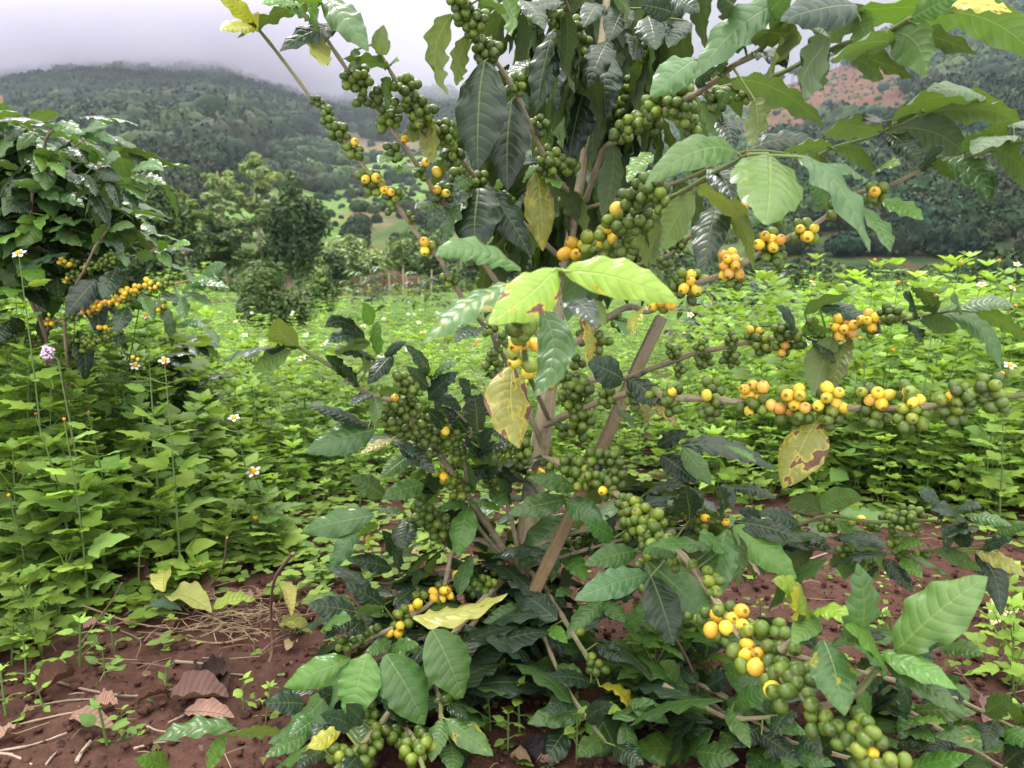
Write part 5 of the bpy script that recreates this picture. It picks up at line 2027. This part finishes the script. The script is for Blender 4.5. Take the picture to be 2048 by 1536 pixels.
def weed_proto(h, tri, leafL, lod=False, dens=1.0, shoots=1):
    st, fo = Geo(), Geo()
    lean = rng.normal(0, .06, 2)
    n = 10
    base = np.array(WC[rng.integers(len(WC))])
    pts = smooth_line([[0, 0, -.01], [lean[0] * h * .4, lean[1] * h * .4, h * .5], [lean[0] * h, lean[1] * h, h]], n)
    tube_geo(st, pts, np.linspace(.0020, .0012, n), 5, (.09, .15, .04, 0))
    step = .050 / dens; z = h * .05; az = rng.random() * 3.14; k = 0
    while z < h:
        t = z / h; p = np.array([np.interp(t, np.linspace(0, 1, n), pts[:, i]) for i in range(3)])
        az += 1.57 + rng.normal(0, .2)
        L = leafL * (1.05 - .45 * t) * (.8 + .4 * rng.random())
        for s_ in (0, math.pi):
            a = az + s_ + rng.normal(0, .2)
            pet = L * (.35 + .3 * (1 - t))
            d = unit(np.array([math.cos(a), math.sin(a), .45 - .3 * (1 - t)]))
            e = p + d * pet
            if not lod: tube_geo(st, [p, e], [.0012, .0009], 4, (.11, .18, .04, 0))
            dl = unit(np.array([math.cos(a), math.sin(a), -.15 + .35 * t + .2 * rng.normal()]))
            weed_leaf(fo, e, dl, L, L * (.64 if not tri else .56), base * (.8 + .45 * rng.random()) * (1 + .25 * (t > .8)), lod, tri)
            if shoots and rng.random() < (.9 if not lod else .3) and t < .85:      # axillary shoot
                q = p + d * L * .55 + np.array([0, 0, .03 + .03 * rng.random()])
                if not lod: tube_geo(st, [p, q], [.0014, .001], 4, (.11, .18, .04, 0))
                for j in range(4):
                    aa_ = a + j * 1.57; dd_ = unit(np.array([math.cos(aa_), math.sin(aa_), .25]))
                    weed_leaf(fo, q, dd_, L * .66, L * .40, base * (.9 + .45 * rng.random()), lod)
        z += step * (.8 + .5 * rng.random()); k += 1
    for j in range(5 if shoots else 3):                         # tip rosette
        aa_ = az + j * 1.25; dd_ = unit(np.array([math.cos(aa_), math.sin(aa_), .55]))
        weed_leaf(fo, pts[-1], dd_, leafL * .62, leafL * .3, base * 1.25, lod)
    return st, fo

protos = []
for k in range(15):
    hh = [.16, .20, .24, .30, .36, .40, .45, .52, .58, .66, .15, .28, .05, .08, .065][k]
    if k >= 12: st, fo = weed_proto(hh, False, .026, False, 2.0, 0)
    else: st, fo = weed_proto(hh, k % 3 != 1, (.078 if k % 4 == 1 else .048 if k % 4 == 2 else .060) + .012 * rng.random() + (.014 if hh > .3 else 0), False, 1.2 if hh < .5 else 1.05)
    s_o = st.build('weed', M_STEM); f_o = fo.build('foliage', M_WEED, s_o)
    protos.append((hh, s_o, f_o, [False]))
LIM = np.array([(-400, 1290), (0, 1265), (250, 1205), (400, 1130), (500, 1080), (650, 1025), (900, 985), (1150, 955), (1300, 945), (1400, 985), (1600, 1010), (1800, 1020), (2048, 1035), (2500, 1050)], float)
WL = 'bright green leafy weed in the thick growth around the coffee trees'
def place_weed(x, y, h, label=WL, group='green weeds carpeting the field', sc=None):
    pool = range(len(protos)) if h > .13 else (12, 13, 14)
    cand = sorted(pool if h > .13 else pool, key=lambda k: abs(protos[k][0] - h) + .05 * rng.random())
    k = cand[0 if rng.random() < .6 else 1]; hh, s_o, f_o, used = protos[k]
    if used[0]:
        o = s_o.copy(); COL.objects.link(o); c = f_o.copy(); COL.objects.link(c); c.parent = o
    else:
        o = s_o; used[0] = True
    s = np.clip(h / hh, .6, 1.35)
    o.location = (x, y, gz(x, y)); o.rotation_euler = (rng.normal(0, .07), rng.normal(0, .07), rng.random() * 6.28); o.scale = (s * (.9 + .25 * rng.random()),) * 2 + (s,)
    tag(o, label, 'weed', group)
    return o
def weed_height(xp, yp):
    lim = np.interp(xp, LIM[:, 0], LIM[:, 1]); inn = np.clip((lim - yp) / 150, 0, 1)
    lo, hi = (.14, .50) if xp < 620 else (.12, .22) if xp < 1330 else (.20, .62)
    if 620 <= xp < 760: hi = .32
    if 420 < xp < 620: hi = .38
    if xp < 230: hi = .58
    if 1280 < xp < 1480: hi = .36
    return (lo + (hi - lo) * inn) * (.85 + .35 * rng.random())
placed = []
tries = 0
while len(placed) < 285 and tries < 60000:
    tries += 1
    y = 1.35 + 2.1 * rng.random() ** .9; x = (rng.random() * 2 - 1) * (.70 * y + .12)
    xp, yp = px((x, y, 0)); lim = np.interp(xp, LIM[:, 0], LIM[:, 1])
    if yp > lim + rng.normal(0, 8): continue
    if abs(x - lroot_p[0]) < .05 and abs(y - lroot_p[1]) < .05: continue
    md = .082 + .02 * (y - 1.5)
    if any((x - a) ** 2 + (y - b) ** 2 < md * md for a, b in placed[-300:]): continue
    placed.append((x, y)); place_weed(x, y, weed_height(xp, yp))
for xq, yq, hq in ((60, 1150, .52), (92, 1165, .47), (120, 1140, .53), (150, 1170, .45), (30, 1160, .50), (105, 1120, .54), (180, 1130, .48), (75, 1110, .56), (135, 1105, .55)):
    q = on_ground(xq, yq); place_weed(q[0], q[1], hq)
ymax = max(p[1] for p in placed); print('weeds', len(placed), tries, ymax)
# the rest of the field: one mass
lods = []
for k in range(6):
    st, fo = weed_proto(.22 + .06 * k, False, .075, True, .7)
    lods.append((np.concatenate(fo.V), np.concatenate(fo.Fs), np.concatenate(fo.C)))
g = Geo()
def mass(n, y0, y1, pw, hs=1.0):
    for k in range(n):
        y = y0 + (y1 - y0) * rng.random() ** pw; x = (rng.random() * 2 - 1) * (.72 * y + .3)
        if y < 4.2 and any((x - a) ** 2 + (y - b) ** 2 < .004 for a, b in placed): continue
        xp, yp = px((x, y, 0))
        if yp > np.interp(xp, LIM[:, 0], LIM[:, 1]) - 5: continue
        V_, F_, C_ = lods[rng.integers(len(lods))]
        a = rng.random() * 6.28; s = (.8 + .6 * rng.random()) * (1.15 if xp > 1450 and y < 5 else (.62 if y > 3.6 else .8) if 430 < xp < 1380 else .8 if xp > 1380 else 1.0) * (1 + .02 * (y - 4)) * hs
        R = np.array([[math.cos(a), -math.sin(a), 0], [math.sin(a), math.cos(a), 0], [0, 0, 1]]) * s
        cc = C_.copy(); cc[:, :3] *= (.55 + .65 * rng.random()) * (.75 + .5 * (mnoise.noise(Vector((x * .6, y * .6, 7))) + .5))
        g.add(V_ @ R.T + [x, y, gz(x, y)], F_, np.clip(cc, .004, 1), None, rng.random())
mass(1300, 1.9, 4.2, 1.0)
mass(2600, 4.0, 14, 1.5)
mass(1500, 12, 40, 1.1, 1.2)
tag(g.build('undergrowth', M_WEED), kind='stuff')

# low round-leaved ground cover creeping over the soil edge
g = Geo()
CL = np.array([(-400, 1400), (0, 1330), (200, 1250), (330, 1260), (450, 1180), (560, 1200), (700, 1190), (850, 1160), (1000, 1100), (1250, 1010), (1400, 1040), (1600, 1060), (1800, 1060), (2048, 1090), (2500, 1100)], float)
for k in range(9000):
    y = 1.15 + 1.9 * rng.random(); x = (rng.random() * 2 - 1) * (.70 * y + .1)
    xp, yp = px((x, y, 0)); lim = np.interp(xp, CL[:, 0], CL[:, 1])
    dense = mnoise.noise(Vector((x * 4, y * 4, 3))) + .22 if xp < 900 else mnoise.noise(Vector((x * 4, y * 4, 3))) - .1
    if yp > lim + 25 * rng.normal() or rng.random() > .55 + dense * 1.2:
        if rng.random() > .055: continue
        iso = .5
    else: iso = 1.0
    z = gz(x, y) + .008 + .035 * rng.random() * iso; s = (.009 + .011 * rng.random()) * iso
    col = np.array(WC[rng.integers(len(WC))]) * (.65 + .45 * rng.random()); a0 = rng.random() * 6.28
    for q in range(3 if rng.random() < .6 else 2):
        a = a0 + q * 2.09; d = np.array([math.cos(a), math.sin(a), .12 * rng.normal()])
        leaf_geo(g, np.array([x, y, z]), np.array([x, y, z]) + d * s * 1.7, s * 1.5, np.array([.2 * rng.normal(), .2 * rng.normal() - .15, 1]), None, col, 0, nv=5, half=1, wav=0, fold=.12, curl=.1, arch=.05, kind='round')
tag(g.build('ground_cover', M_WEED), kind='stuff')

# seedlings on the bare soil and nettles by the low branches: things by themselves
SEED = [(7, 140, 1090, .07), (7, 420, 990, .09), (7, 550, 1040, .04), (7, 640, 1360, .04), (7, 220, 930, .12), (7, 60, 960, .07), (7, 30, 1250, .06), (7, 240, 1240, .05), (7, 1280, 1230, .05), (7, 870, 1140, .04), (7, 600, 920, .05), (7, 1390, 1290, .05), (7, 560, 1390, .05),
        (8, 1150, 1330, .06), (8, 1050, 1160, .05), (8, 980, 1230, .07), (8, 1000, 1330, .06), (8, 1450, 1480, .06), (8, 1480, 1380, .05), (8, 700, 440, .05), (8, 650, 300, .06), (8, 1090, 1440, .05), (9, 1040, 510, .03), (9, 1310, 830, .05), (9, 1330, 560, .03), (9, 800, 560, .03), (9, 700, 740, .04)]
for k, (t_, x, y, h) in enumerate(SEED):
    q = on_ground(*full(t_, x, y + 20))
    place_weed(q[0], q[1], h * 1.3, 'tiny seedling with a few round leaves on the bare red soil', 'seedlings on bare soil').name = 'seedling'
for k, (t_, x, y, h, lab) in enumerate([(9, 220, 1130, .21, 'rough leaved nettle weed under the lowest berry branch'), (9, 320, 1080, .17, 'short nettle weed behind the thin bare brown twig'), (9, 130, 1240, .16, 'nettle weed between low coffee leaves at the bottom edge'),
      (9, 1900, 960, .20, 'leafy weed on the soil right of the big pale upright leaf'), (9, 1990, 1080, .16, 'leafy weed at the right edge above the soil patch'), (9, 2010, 1460, .10, 'small bright weed in the bottom right corner'), (9, 1380, 830, .07, 'small weed on the soil between the two upright leaves')]):
    q = on_ground(*full(t_, x, y + 60)); place_weed(q[0], q[1], h, lab, None)

# ------------------------------------------------------------------ flowering weeds, each stalk traced to its flower
def flower_geo(g, c, r, axis, npet=5, disc=.42):
    z = unit(axis); x = unit(np.cross(z, [.2, .9, .3])); y = np.cross(z, x); a0 = rng.random() * 6
    for k in range(npet):
        a = a0 + 6.283 * k / npet + rng.normal(0, .08); d = x * math.cos(a) + y * math.sin(a)
        leaf_geo(g, c + d * r * .3, c + d * r + z * r * .12 * rng.normal(), r * .62, z, None, (.80, .79, .74), 0, nv=5, half=1, wav=0, fold=.1, curl=.08, arch=.05, kind='round')
    V, Q, T3, _ = BALL_LO
    n0 = g.n; g.add(V * r * disc * np.array([1, 1, .7]) @ np.array([x, y, z]) + c + z * r * .08, Q, (.75, .40, .02, 0)); g.Fs.append(T3 + n0); g.M.append(np.zeros(len(T3), int))
FL = [(4, 110, 165, 1.72, .017, 'w', 'tall white flowered weed rising beside the left coffee tree, nearest the left edge'), (4, 855, 528, 1.8, .014, 'w', 'white flowered weed in front of the hanging orange cherries'), (4, 962, 792, 1.75, .014, 'w', 'white flowered weed leaning right above the sunken coffee bush'),
      (4, 1370, 1128, 1.9, .015, 'w', 'white flowered weed over the red soil gap'), (4, 1482, 1442, 1.95, .020, 'w', 'weed with a large low white flower at the soil edge'), (4, 790, 822, 2.0, .015, 'w', 'white flowered weed below the orange cherry branch'),
      (4, 375, 1135, 1.6, .008, 'y', 'thin weed with a small orange flower head in the left weeds'), (4, 520, 1095, 1.65, .007, 'y', 'weed with a brown seed head among the left weeds'), (4, 210, 1105, 1.6, .007, 'y', 'weed with a withered orange head near the left edge'), (7, 45, 105, 1.6, .008, 'y', 'thin stalk with a yellow flower head at the left edge'),
      (6, 1360, 312, 2.6, .013, 'y', 'tall weed with an orange flower head before the dark forest'), (6, 1232, 190, 2.5, .011, 'y', 'tallest thin weed with yellow buds, standing alone above the right weeds'), (6, 1570, 385, 2.5, .012, 'y', 'weed with an orange bud behind the right coffee leaves'),
      (6, 1930, 812, 2.2, .014, 'y', 'weed with a yellow flower in the right thicket'), (6, 1970, 768, 2.25, .018, 'w', 'weed with a white flower at the right edge below the drooping leaf'), (6, 890, 315, 3.6, .020, 'w', 'weed with a white flower behind the upper berry branch'), (6, 1815, 325, 2.5, .015, 'w', 'weed with white flowers high at the right edge'),
      (6, 1985, 345, 2.4, .014, 'w', 'weed with a white flower in the top right of the thicket'), (6, 1705, 205, 2.5, .012, 'y', 'tall weed with yellow buds beside the dark forest slope'), (6, 1912, 195, 2.4, .012, 'y', 'tallest broad leaved weed at the right edge'), (6, 2010, 215, 2.4, .013, 'w', 'tall weed with pale orange and white buds touching the right edge'), (6, 1150, 620, 2.6, .013, 'y', 'weed with a yellow flower between the two berry branches'),
      (7, 1340, 225, 1.95, .012, 'y', 'short weed with a torn yellow flower near the clover'), (7, 1225, 180, 2.0, .009, 'y', 'short weed with a small yellow flower behind the clover'), (7, 1050, 465, 1.75, .007, 'y', 'tiny weed with yellow petals low in the clover')]
for k in range(24):
    FL.append((0, 430 + 620 * rng.random(), 622 + 95 * rng.random() ** 1.4, None, .021, 'w', 'white flowered weed in the field behind the coffee trees'))
for k in range(16):
    FL.append((0, 1380 + 660 * rng.random(), 600 + 190 * rng.random(), None, .014, 'w' if rng.random() < .75 else 'y', 'small flowered weed in the thicket on the right'))
for k, (t_, x, y, d, r, kind, lab) in enumerate(FL):
    x, y = full(t_, x, y)
    if d is None: d = max(2.5, (CAMH - .38) / max(.02, (sp + cp * (y - CY) / F))) if x < 1300 else 2.3 + 1.2 * rng.random()
    c = P(x, y, d); h = c[2]
    bx, by = c[0] + rng.normal(0, .03), c[1] + .04 + rng.normal(0, .03)
    st = Geo(); pts = smooth_line([[bx, by, gz(bx, by) - .01], [bx + (c[0] - bx) * .3, by, h * .5], c - np.array([0, 0, .004])], 12)
    tube_geo(st, pts, np.linspace(.003, .0012, 12), 5, (.11, .18, .05, 0))
    fo = Geo()
    for i in range(2, 11):
        az = i * 1.57
        for s_ in (0, math.pi):
            L = (.078 if i < 8 else .046) * (.8 + .4 * rng.random()); dv = unit(np.array([math.cos(az + s_), math.sin(az + s_), .25]))
            if i > 8 and rng.random() < .5: continue
            weed_leaf(fo, pts[i] + dv * .015, dv, L, L * .58, np.array(WC[rng.integers(len(WC))]) * (.9 + .4 * rng.random()), False, i < 8)
            tube_geo(st, [pts[i], pts[i] + dv * .018], [.001, .0009], 4, (.11, .18, .04, 0))
    o = st.build('flowering_weed', M_STEM, None, None); grp = None
    if lab.endswith('coffee trees'): grp = 'white flowered weeds in the field'
    if lab.endswith('on the right'): grp = 'flowered weeds in the right thicket'
    tag(o, lab, 'flowering weed', grp)
    fo.build('foliage', M_WEED, o)
    fg = Geo()
    if kind == 'w': flower_geo(fg, c, r, np.array([rng.normal(0, .3), -.55, .8]))
    else:
        V_, Q_, T3_, _ = BALL_LO
        cl = (.72, .36, .03, 0) if 'brown' not in lab and 'withered' not in lab else (.30, .13, .05, 0)
        for q in range(1 if r < .01 else 3):
            n0 = fg.n; fg.add(V_ * r * np.array([.42, .42, .42]) * (1 - .2 * q) + c + (np.array([.5, .2, .3 * (-1) ** q]) * r * .8 * (q - 1.5) if q else 0), Q_, cl); fg.Fs.append(T3_ + n0); fg.M.append(np.zeros(len(T3_), int))
    fg.build('flower', M_PETAL, o)
# the pale violet tufted flower by the left trunk
c = P(*full(4, 280, 745), 1.75); st = Geo(); pts = smooth_line([[c[0] + .05, c[1] + .05, 0], P(*full(4, 360, 900), 1.76), P(*full(4, 335, 780), 1.75), c], 14)
tube_geo(st, pts, np.linspace(.003, .0014, 14), 5, (.12, .14, .06, 0)); o = st.build('flowering_weed', M_STEM); tag(o, 'weed with a pale violet tufted flower below the left coffee tree', 'flowering weed')
fg = Geo(); V_, Q_, T3_, _ = BALL_LO
for k in range(60):
    v = rng.normal(0, 1, 3); v /= np.linalg.norm(v); r = .0028
    n0 = fg.n; fg.add(V_ * r * (.6 + .8 * rng.random()) + c + v * np.array([.013, .010, .015]) * (.8 + .3 * rng.random()), Q_, (.58 + .2 * rng.random(), .56, .78, 0)); fg.Fs.append(T3_ + n0); fg.M.append(np.zeros(len(T3_), int))
fg.build('flower', M_PETAL, o)

# ------------------------------------------------------------------ litter on the soil
def twig(pts, r0, r1, label, col=(.34, .25, .17), group=None, z=.006):
    q = [on_ground(*full(*p[:3]), (p[3] if len(p) > 3 else z)) for p in pts]
    q = [np.array([a[0], a[1], a[2] + gz(a[0], a[1])]) for a in q]
    g = Geo(); n = 16; l = smooth_line(q, n)
    tube_geo(g, l, .68 * np.linspace(r0, r1, n) * (1 + .12 * rng.normal(0, 1, n)), 7, tuple(np.array(col) * (.55 + .3 * rng.random())) + (0,), .06, cap=True)
    tag(g.build('twig', M_TWIG), label, 'twig', group)
twig([(7, 300, 1090), (7, 480, 1140), (7, 720, 1165), (7, 930, 1120), (7, 1110, 1060)], .0035, .003, 'long pale twig curving across the bare soil left of the coffee tree')
twig([(7, 920, 985, .012), (7, 1080, 995, .016), (7, 1160, 1035), (7, 1280, 1045)], .004, .003, 'bent pale twig with a cut end above the dark crumpled leaf')
twig([(7, 0, 1337), (7, 200, 1290), (7, 400, 1250), (7, 540, 1240)], .003, .002, 'straight thin twig pointing to the left edge over brown leaves', (.38, .28, .2))
twig([(7, 150, 1225), (7, 350, 1190), (7, 580, 1178)], .0028, .0018, 'thin curved twig just below the long pale twig', (.38, .28, .2))
twig([(7, 0, 1455), (7, 180, 1420), (7, 350, 1360)], .003, .002, 'pale straw twig near the bottom left corner', (.42, .34, .24))
twig([(7, 400, 1515), (7, 430, 1460), (7, 475, 1400)], .005, .003, 'short pale splintered twig at the bottom edge', (.46, .37, .28))
twig([(7, 0, 1470), (7, 70, 1480), (7, 170, 1530)], .004, .003, 'pale twig running off the bottom left corner', (.42, .34, .24))
twig([(7, 240, 1530), (7, 270, 1490), (7, 300, 1460)], .003, .002, 'small slanted straw beside the bottom left twigs', (.40, .32, .22))
twig([(7, 430, 765, .02), (7, 560, 800), (7, 700, 860), (7, 740, 900), (7, 715, 970)], .003, .0015, 'hooked brown twig lying below the clover', (.26, .17, .12))
twig([(7, 430, 690, .05), (7, 560, 740, .03), (7, 700, 790, .02), (7, 900, 820), (7, 1250, 830)], .003, .002, 'long brown twig running under the fallen olive leaf', (.26, .18, .12))
twig([(7, 410, 910), (7, 500, 790, .03), (7, 590, 670, .08), (7, 640, 580, .12)], .003, .002, 'slender brown twig leaning up into the weeds', (.22, .16, .10))
twig([(7, 820, 850), (7, 1000, 880), (7, 1150, 890), (7, 1300, 860)], .004, .003, 'thick dry stem lying in the straw heap', (.40, .28, .18))
twig([(7, 1190, 340, .20), (7, 1175, 470, .12), (7, 1130, 560, .06), (7, 1090, 610)], .0035, .002, 'bare bent brown stem standing in the clover', (.26, .19, .13))
twig([(7, 1535, 410, .30), (7, 1440, 540, .2), (7, 1420, 700, .10), (7, 1430, 900, .01), (7, 1410, 980)], .004, .004, 'upright dead brown stalk with a forked top beside the straw heap', (.22, .13, .09))
twig([(7, 880, 1300), (7, 960, 1260), (7, 1010, 1230)], .003, .002, 'short twig between the curled brown leaves', (.36, .27, .2))
twig([(7, 700, 1440), (7, 800, 1410), (7, 870, 1400)], .003, .002, 'short pale twig touching the low coffee leaf tip', (.42, .33, .24))
twig([(7, 770, 1320), (7, 820, 1340), (7, 880, 1350)], .003, .002, 'thin twig left of the low wavy coffee leaf', (.38, .29, .2))
twig([(9, 260, 840, .16), (9, 350, 1020, .12), (9, 395, 1250, .08), (9, 430, 1504, .03)], .0028, .0022, 'thin dark bare stalk standing before the nettle weeds', (.13, .08, .06))
twig([(9, 620, 1504), (9, 750, 1415, .03), (9, 880, 1332, .05)], .0035, .003, 'pinkish stick crossing the bottom under the large berry branch', (.40, .27, .2))
twig([(9, 840, 1504), (9, 900, 1430, .03), (9, 975, 1358, .05)], .0032, .003, 'pale straight stick beside the lowest green cherries', (.50, .45, .34))
twig([(9, 880, 450), (9, 960, 420), (9, 1080, 385)], .004, .003, 'pale twig on the soil under the far berry branches', (.42, .33, .25))
twig([(9, 1700, 990, .05), (9, 1800, 1110), (9, 1920, 1200), (9, 2048, 1280)], .0022, .0015, 'dry grass stem running down to the right edge', (.30, .26, .16))
twig([(9, 1860, 1160), (9, 1980, 1125), (9, 2048, 1110)], .0025, .002, 'thin twig lying near the right edge', (.28, .2, .14))
twig([(9, 1480, 300), (9, 1530, 280), (9, 1400, 330)], .003, .002, 'small twig on the soil behind the far cherries', (.38, .28, .2))
twig([(8, 640, 530), (8, 720, 505), (8, 790, 500)], .003, .002, 'thin straw twig in front of the lower left branch fork', (.42, .3, .2))
twig([(8, 800, 500, .01), (8, 850, 470), (8, 910, 420)], .003, .002, 'forked straw twig under the vivid green leaf', (.42, .3, .2))
twig([(8, 300, 545), (8, 380, 565), (8, 470, 575)], .003, .002, 'brown twig lying left of the dark low leaves', (.3, .2, .14))
g = Geo()
for k in range(520):       # straw heap and scattered fibres
    if k < 230: x, y = full(7, 1250 + 230 * rng.normal(), 800 + 75 * rng.normal()); q = on_ground(x, y)
    else:
        yy = .95 + 1.5 * rng.random(); q = np.array([(rng.random() * 2 - 1) * .7 * yy, yy, 0])
        xp, yp = px(q)
        if yp < np.interp(xp, CL[:, 0], CL[:, 1]) - 40: continue
    a = rng.random() * 6.28; L = .02 + .09 * rng.random() ** 2; dv = np.array([math.cos(a), math.sin(a), 0]); z = gz(q[0], q[1]) + .008 + .02 * rng.random() * (k < 230)
    m = rng.normal(0, .15) * L
    tube_geo(g, [q + [0, 0, z] - dv * L / 2, q + [0, 0, z + .004] + np.array([-dv[1], dv[0], 0]) * m, q + [0, 0, z] + dv * L / 2], [.0008, .0010, .0006], 4, tuple(np.array((.32, .22, .14)) * (.4 + .7 * rng.random())) + (0,))
tag(g.build('straw_litter', M_TWIG), kind='stuff')

g = Geo()                  # scraps of broken dead leaf trodden into the soil
for k in range(420):
    yy = .95 + 1.6 * rng.random(); x = (rng.random() * 2 - 1) * .7 * yy
    xp, yp = px((x, yy, 0))
    if yp < np.interp(xp, CL[:, 0], CL[:, 1]) - 60: continue
    a = rng.random() * 6.28; L = .008 + .028 * rng.random() ** 2; B = np.array([x, yy, gz(x, yy) + .005 + .004 * rng.random()]); d = np.array([math.cos(a), math.sin(a), .15 * rng.normal()])
    cc = np.array([(.12, .06, .04), (.20, .12, .09), (.06, .035, .028), (.24, .17, .10), (.15, .14, .05)][rng.integers(5)]) * (.6 + .7 * rng.random())
    leaf_geo(g, B, B + d * L, L * (.4 + .5 * rng.random()), np.array([.4 * rng.normal(), .4 * rng.normal(), 1]), None, cc, .2, nv=6, half=2, wav=.2, waves=3, fold=.3, curl=-.2, arch=.12)
tag(g.build('leaf_litter', M_DRY), kind='stuff')

def fallen(t_, bx, by, tx, ty, wpx, col, label, spot=.3, arch=.10, curl=.5, lift=.01, wav=.085, name='fallen_leaf'):
    B = on_ground(*full(t_, bx, by)); T = on_ground(*full(t_, tx, ty))
    B = B + [0, 0, lift + gz(B[0], B[1])]; T = T + [0, 0, lift + gz(T[0], T[1])]
    W = wpx * TILES[t_][2] * np.linalg.norm(B - CAM) / F * 1.3
    g = Geo(); leaf_geo(g, B, T, W, np.array([rng.normal(0, .3), -.35, 1]), None, col, spot, nv=17, half=4, wav=wav, waves=3.5, fold=.25, curl=-curl * .6, arch=arch)
    tag(g.build(name, M_DRY), label, 'fallen leaf')
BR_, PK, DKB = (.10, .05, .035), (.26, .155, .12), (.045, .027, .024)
fallen(7, 1050, 1010, 1180, 1190, 110, DKB, 'black crumpled dead leaf at the end of the long pale twig', .1, .03, .5, wav=.10)
fallen(7, 1200, 1080, 1040, 1130, 90, DKB, 'dark curled dead leaf lying over the black crumpled one', .1, .04, .6, .02, wav=.1)
fallen(7, 900, 1215, 1200, 1190, 110, (.17, .10, .085), 'brown rolled dead leaf below the black crumpled leaf', .2, .1, .9)
fallen(7, 970, 1270, 1230, 1300, 80, PK, 'pinkish brown flat dead leaf above the low wavy coffee leaf', .1, .06, .3)
fallen(7, 880, 1170, 710, 1230, 50, BR_, 'narrow rolled brown leaf left of the crumpled leaves', .1, .06, .9)
fallen(7, 380, 1090, 190, 1200, 80, BR_, 'dark brown rolled leaf near the left seedlings', .1, .1, 1.0)
fallen(7, -20, 1430, 110, 1355, 90, PK, 'pinkish flat dead leaf cut by the left edge', .1, .04, .2)
fallen(7, 370, 1310, 610, 1370, 60, PK, 'long pinkish brown leaf at the bottom left', .1, .08, .5)
fallen(7, 500, 1260, 620, 1240, 80, (.28, .16, .12), 'torn pink brown leaf under the thin curved twig', .2, .12, .4)
fallen(7, 440, 840, 530, 815, 50, PK, 'small pinkish leaf scrap at the edge of the weeds', .1, .1, .4)
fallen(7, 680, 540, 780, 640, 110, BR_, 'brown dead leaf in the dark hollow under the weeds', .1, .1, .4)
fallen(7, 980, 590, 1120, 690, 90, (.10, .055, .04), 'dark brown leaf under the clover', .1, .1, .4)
fallen(7, 880, 730, 1115, 810, 110, (.22, .23, .07), 'olive green fallen leaf on edge beside the clover', .3, .15, .2, .03)
fallen(7, 870, 740, 905, 605, 90, (.36, .37, .10), 'pale yellow fallen leaf standing behind the olive one', .3, .1, .2, .05)
fallen(7, 1120, 790, 1345, 740, 70, (.20, .26, .05), 'yellow green fallen leaf right of the olive leaf', .2, .12, .2, .03)
fallen(7, 1470, 690, 1530, 850, 60, (.22, .20, .06), 'folded olive leaf leaning behind the dead stalk', .4, .1, .5, .04)
fallen(7, 1460, 850, 1640, 880, 70, (.12, .13, .03), 'dark olive fallen leaf under the green cherries', .3, .12, .4, .02)
fallen(7, 780, 780, 960, 800, 50, (.06, .10, .06), 'grey green fallen leaf left of the olive one', .1, .1, .3, .03)
fallen(7, 860, 950, 1000, 900, 40, (.10, .09, .03), 'olive brown leaf edge on the soil under the straw', .3, .1, .5, .01)
fallen(9, 590, 510, 690, 530, 60, (.28, .19, .15), 'pale brown crumpled leaf on the far soil patch', .2, .14, .6)
fallen(9, 1820, 990, 1900, 1050, 90, (.20, .11, .09), 'brown dead leaf by the right edge weeds', .1, .1, .5)
fallen(9, 1900, 1240, 1840, 1320, 100, (.16, .09, .08), 'purplish brown leaf behind the damaged right leaves', .1, .1, .3)
fallen(9, 1960, 770, 1870, 850, 80, (.42, .38, .20), 'pale yellow dry leaf at the right edge weeds', .3, .12, .5, .03)
fallen(8, 560, 410, 600, 470, 60, PK, 'small brown leaf by the lower left fork', .1, .1, .4)
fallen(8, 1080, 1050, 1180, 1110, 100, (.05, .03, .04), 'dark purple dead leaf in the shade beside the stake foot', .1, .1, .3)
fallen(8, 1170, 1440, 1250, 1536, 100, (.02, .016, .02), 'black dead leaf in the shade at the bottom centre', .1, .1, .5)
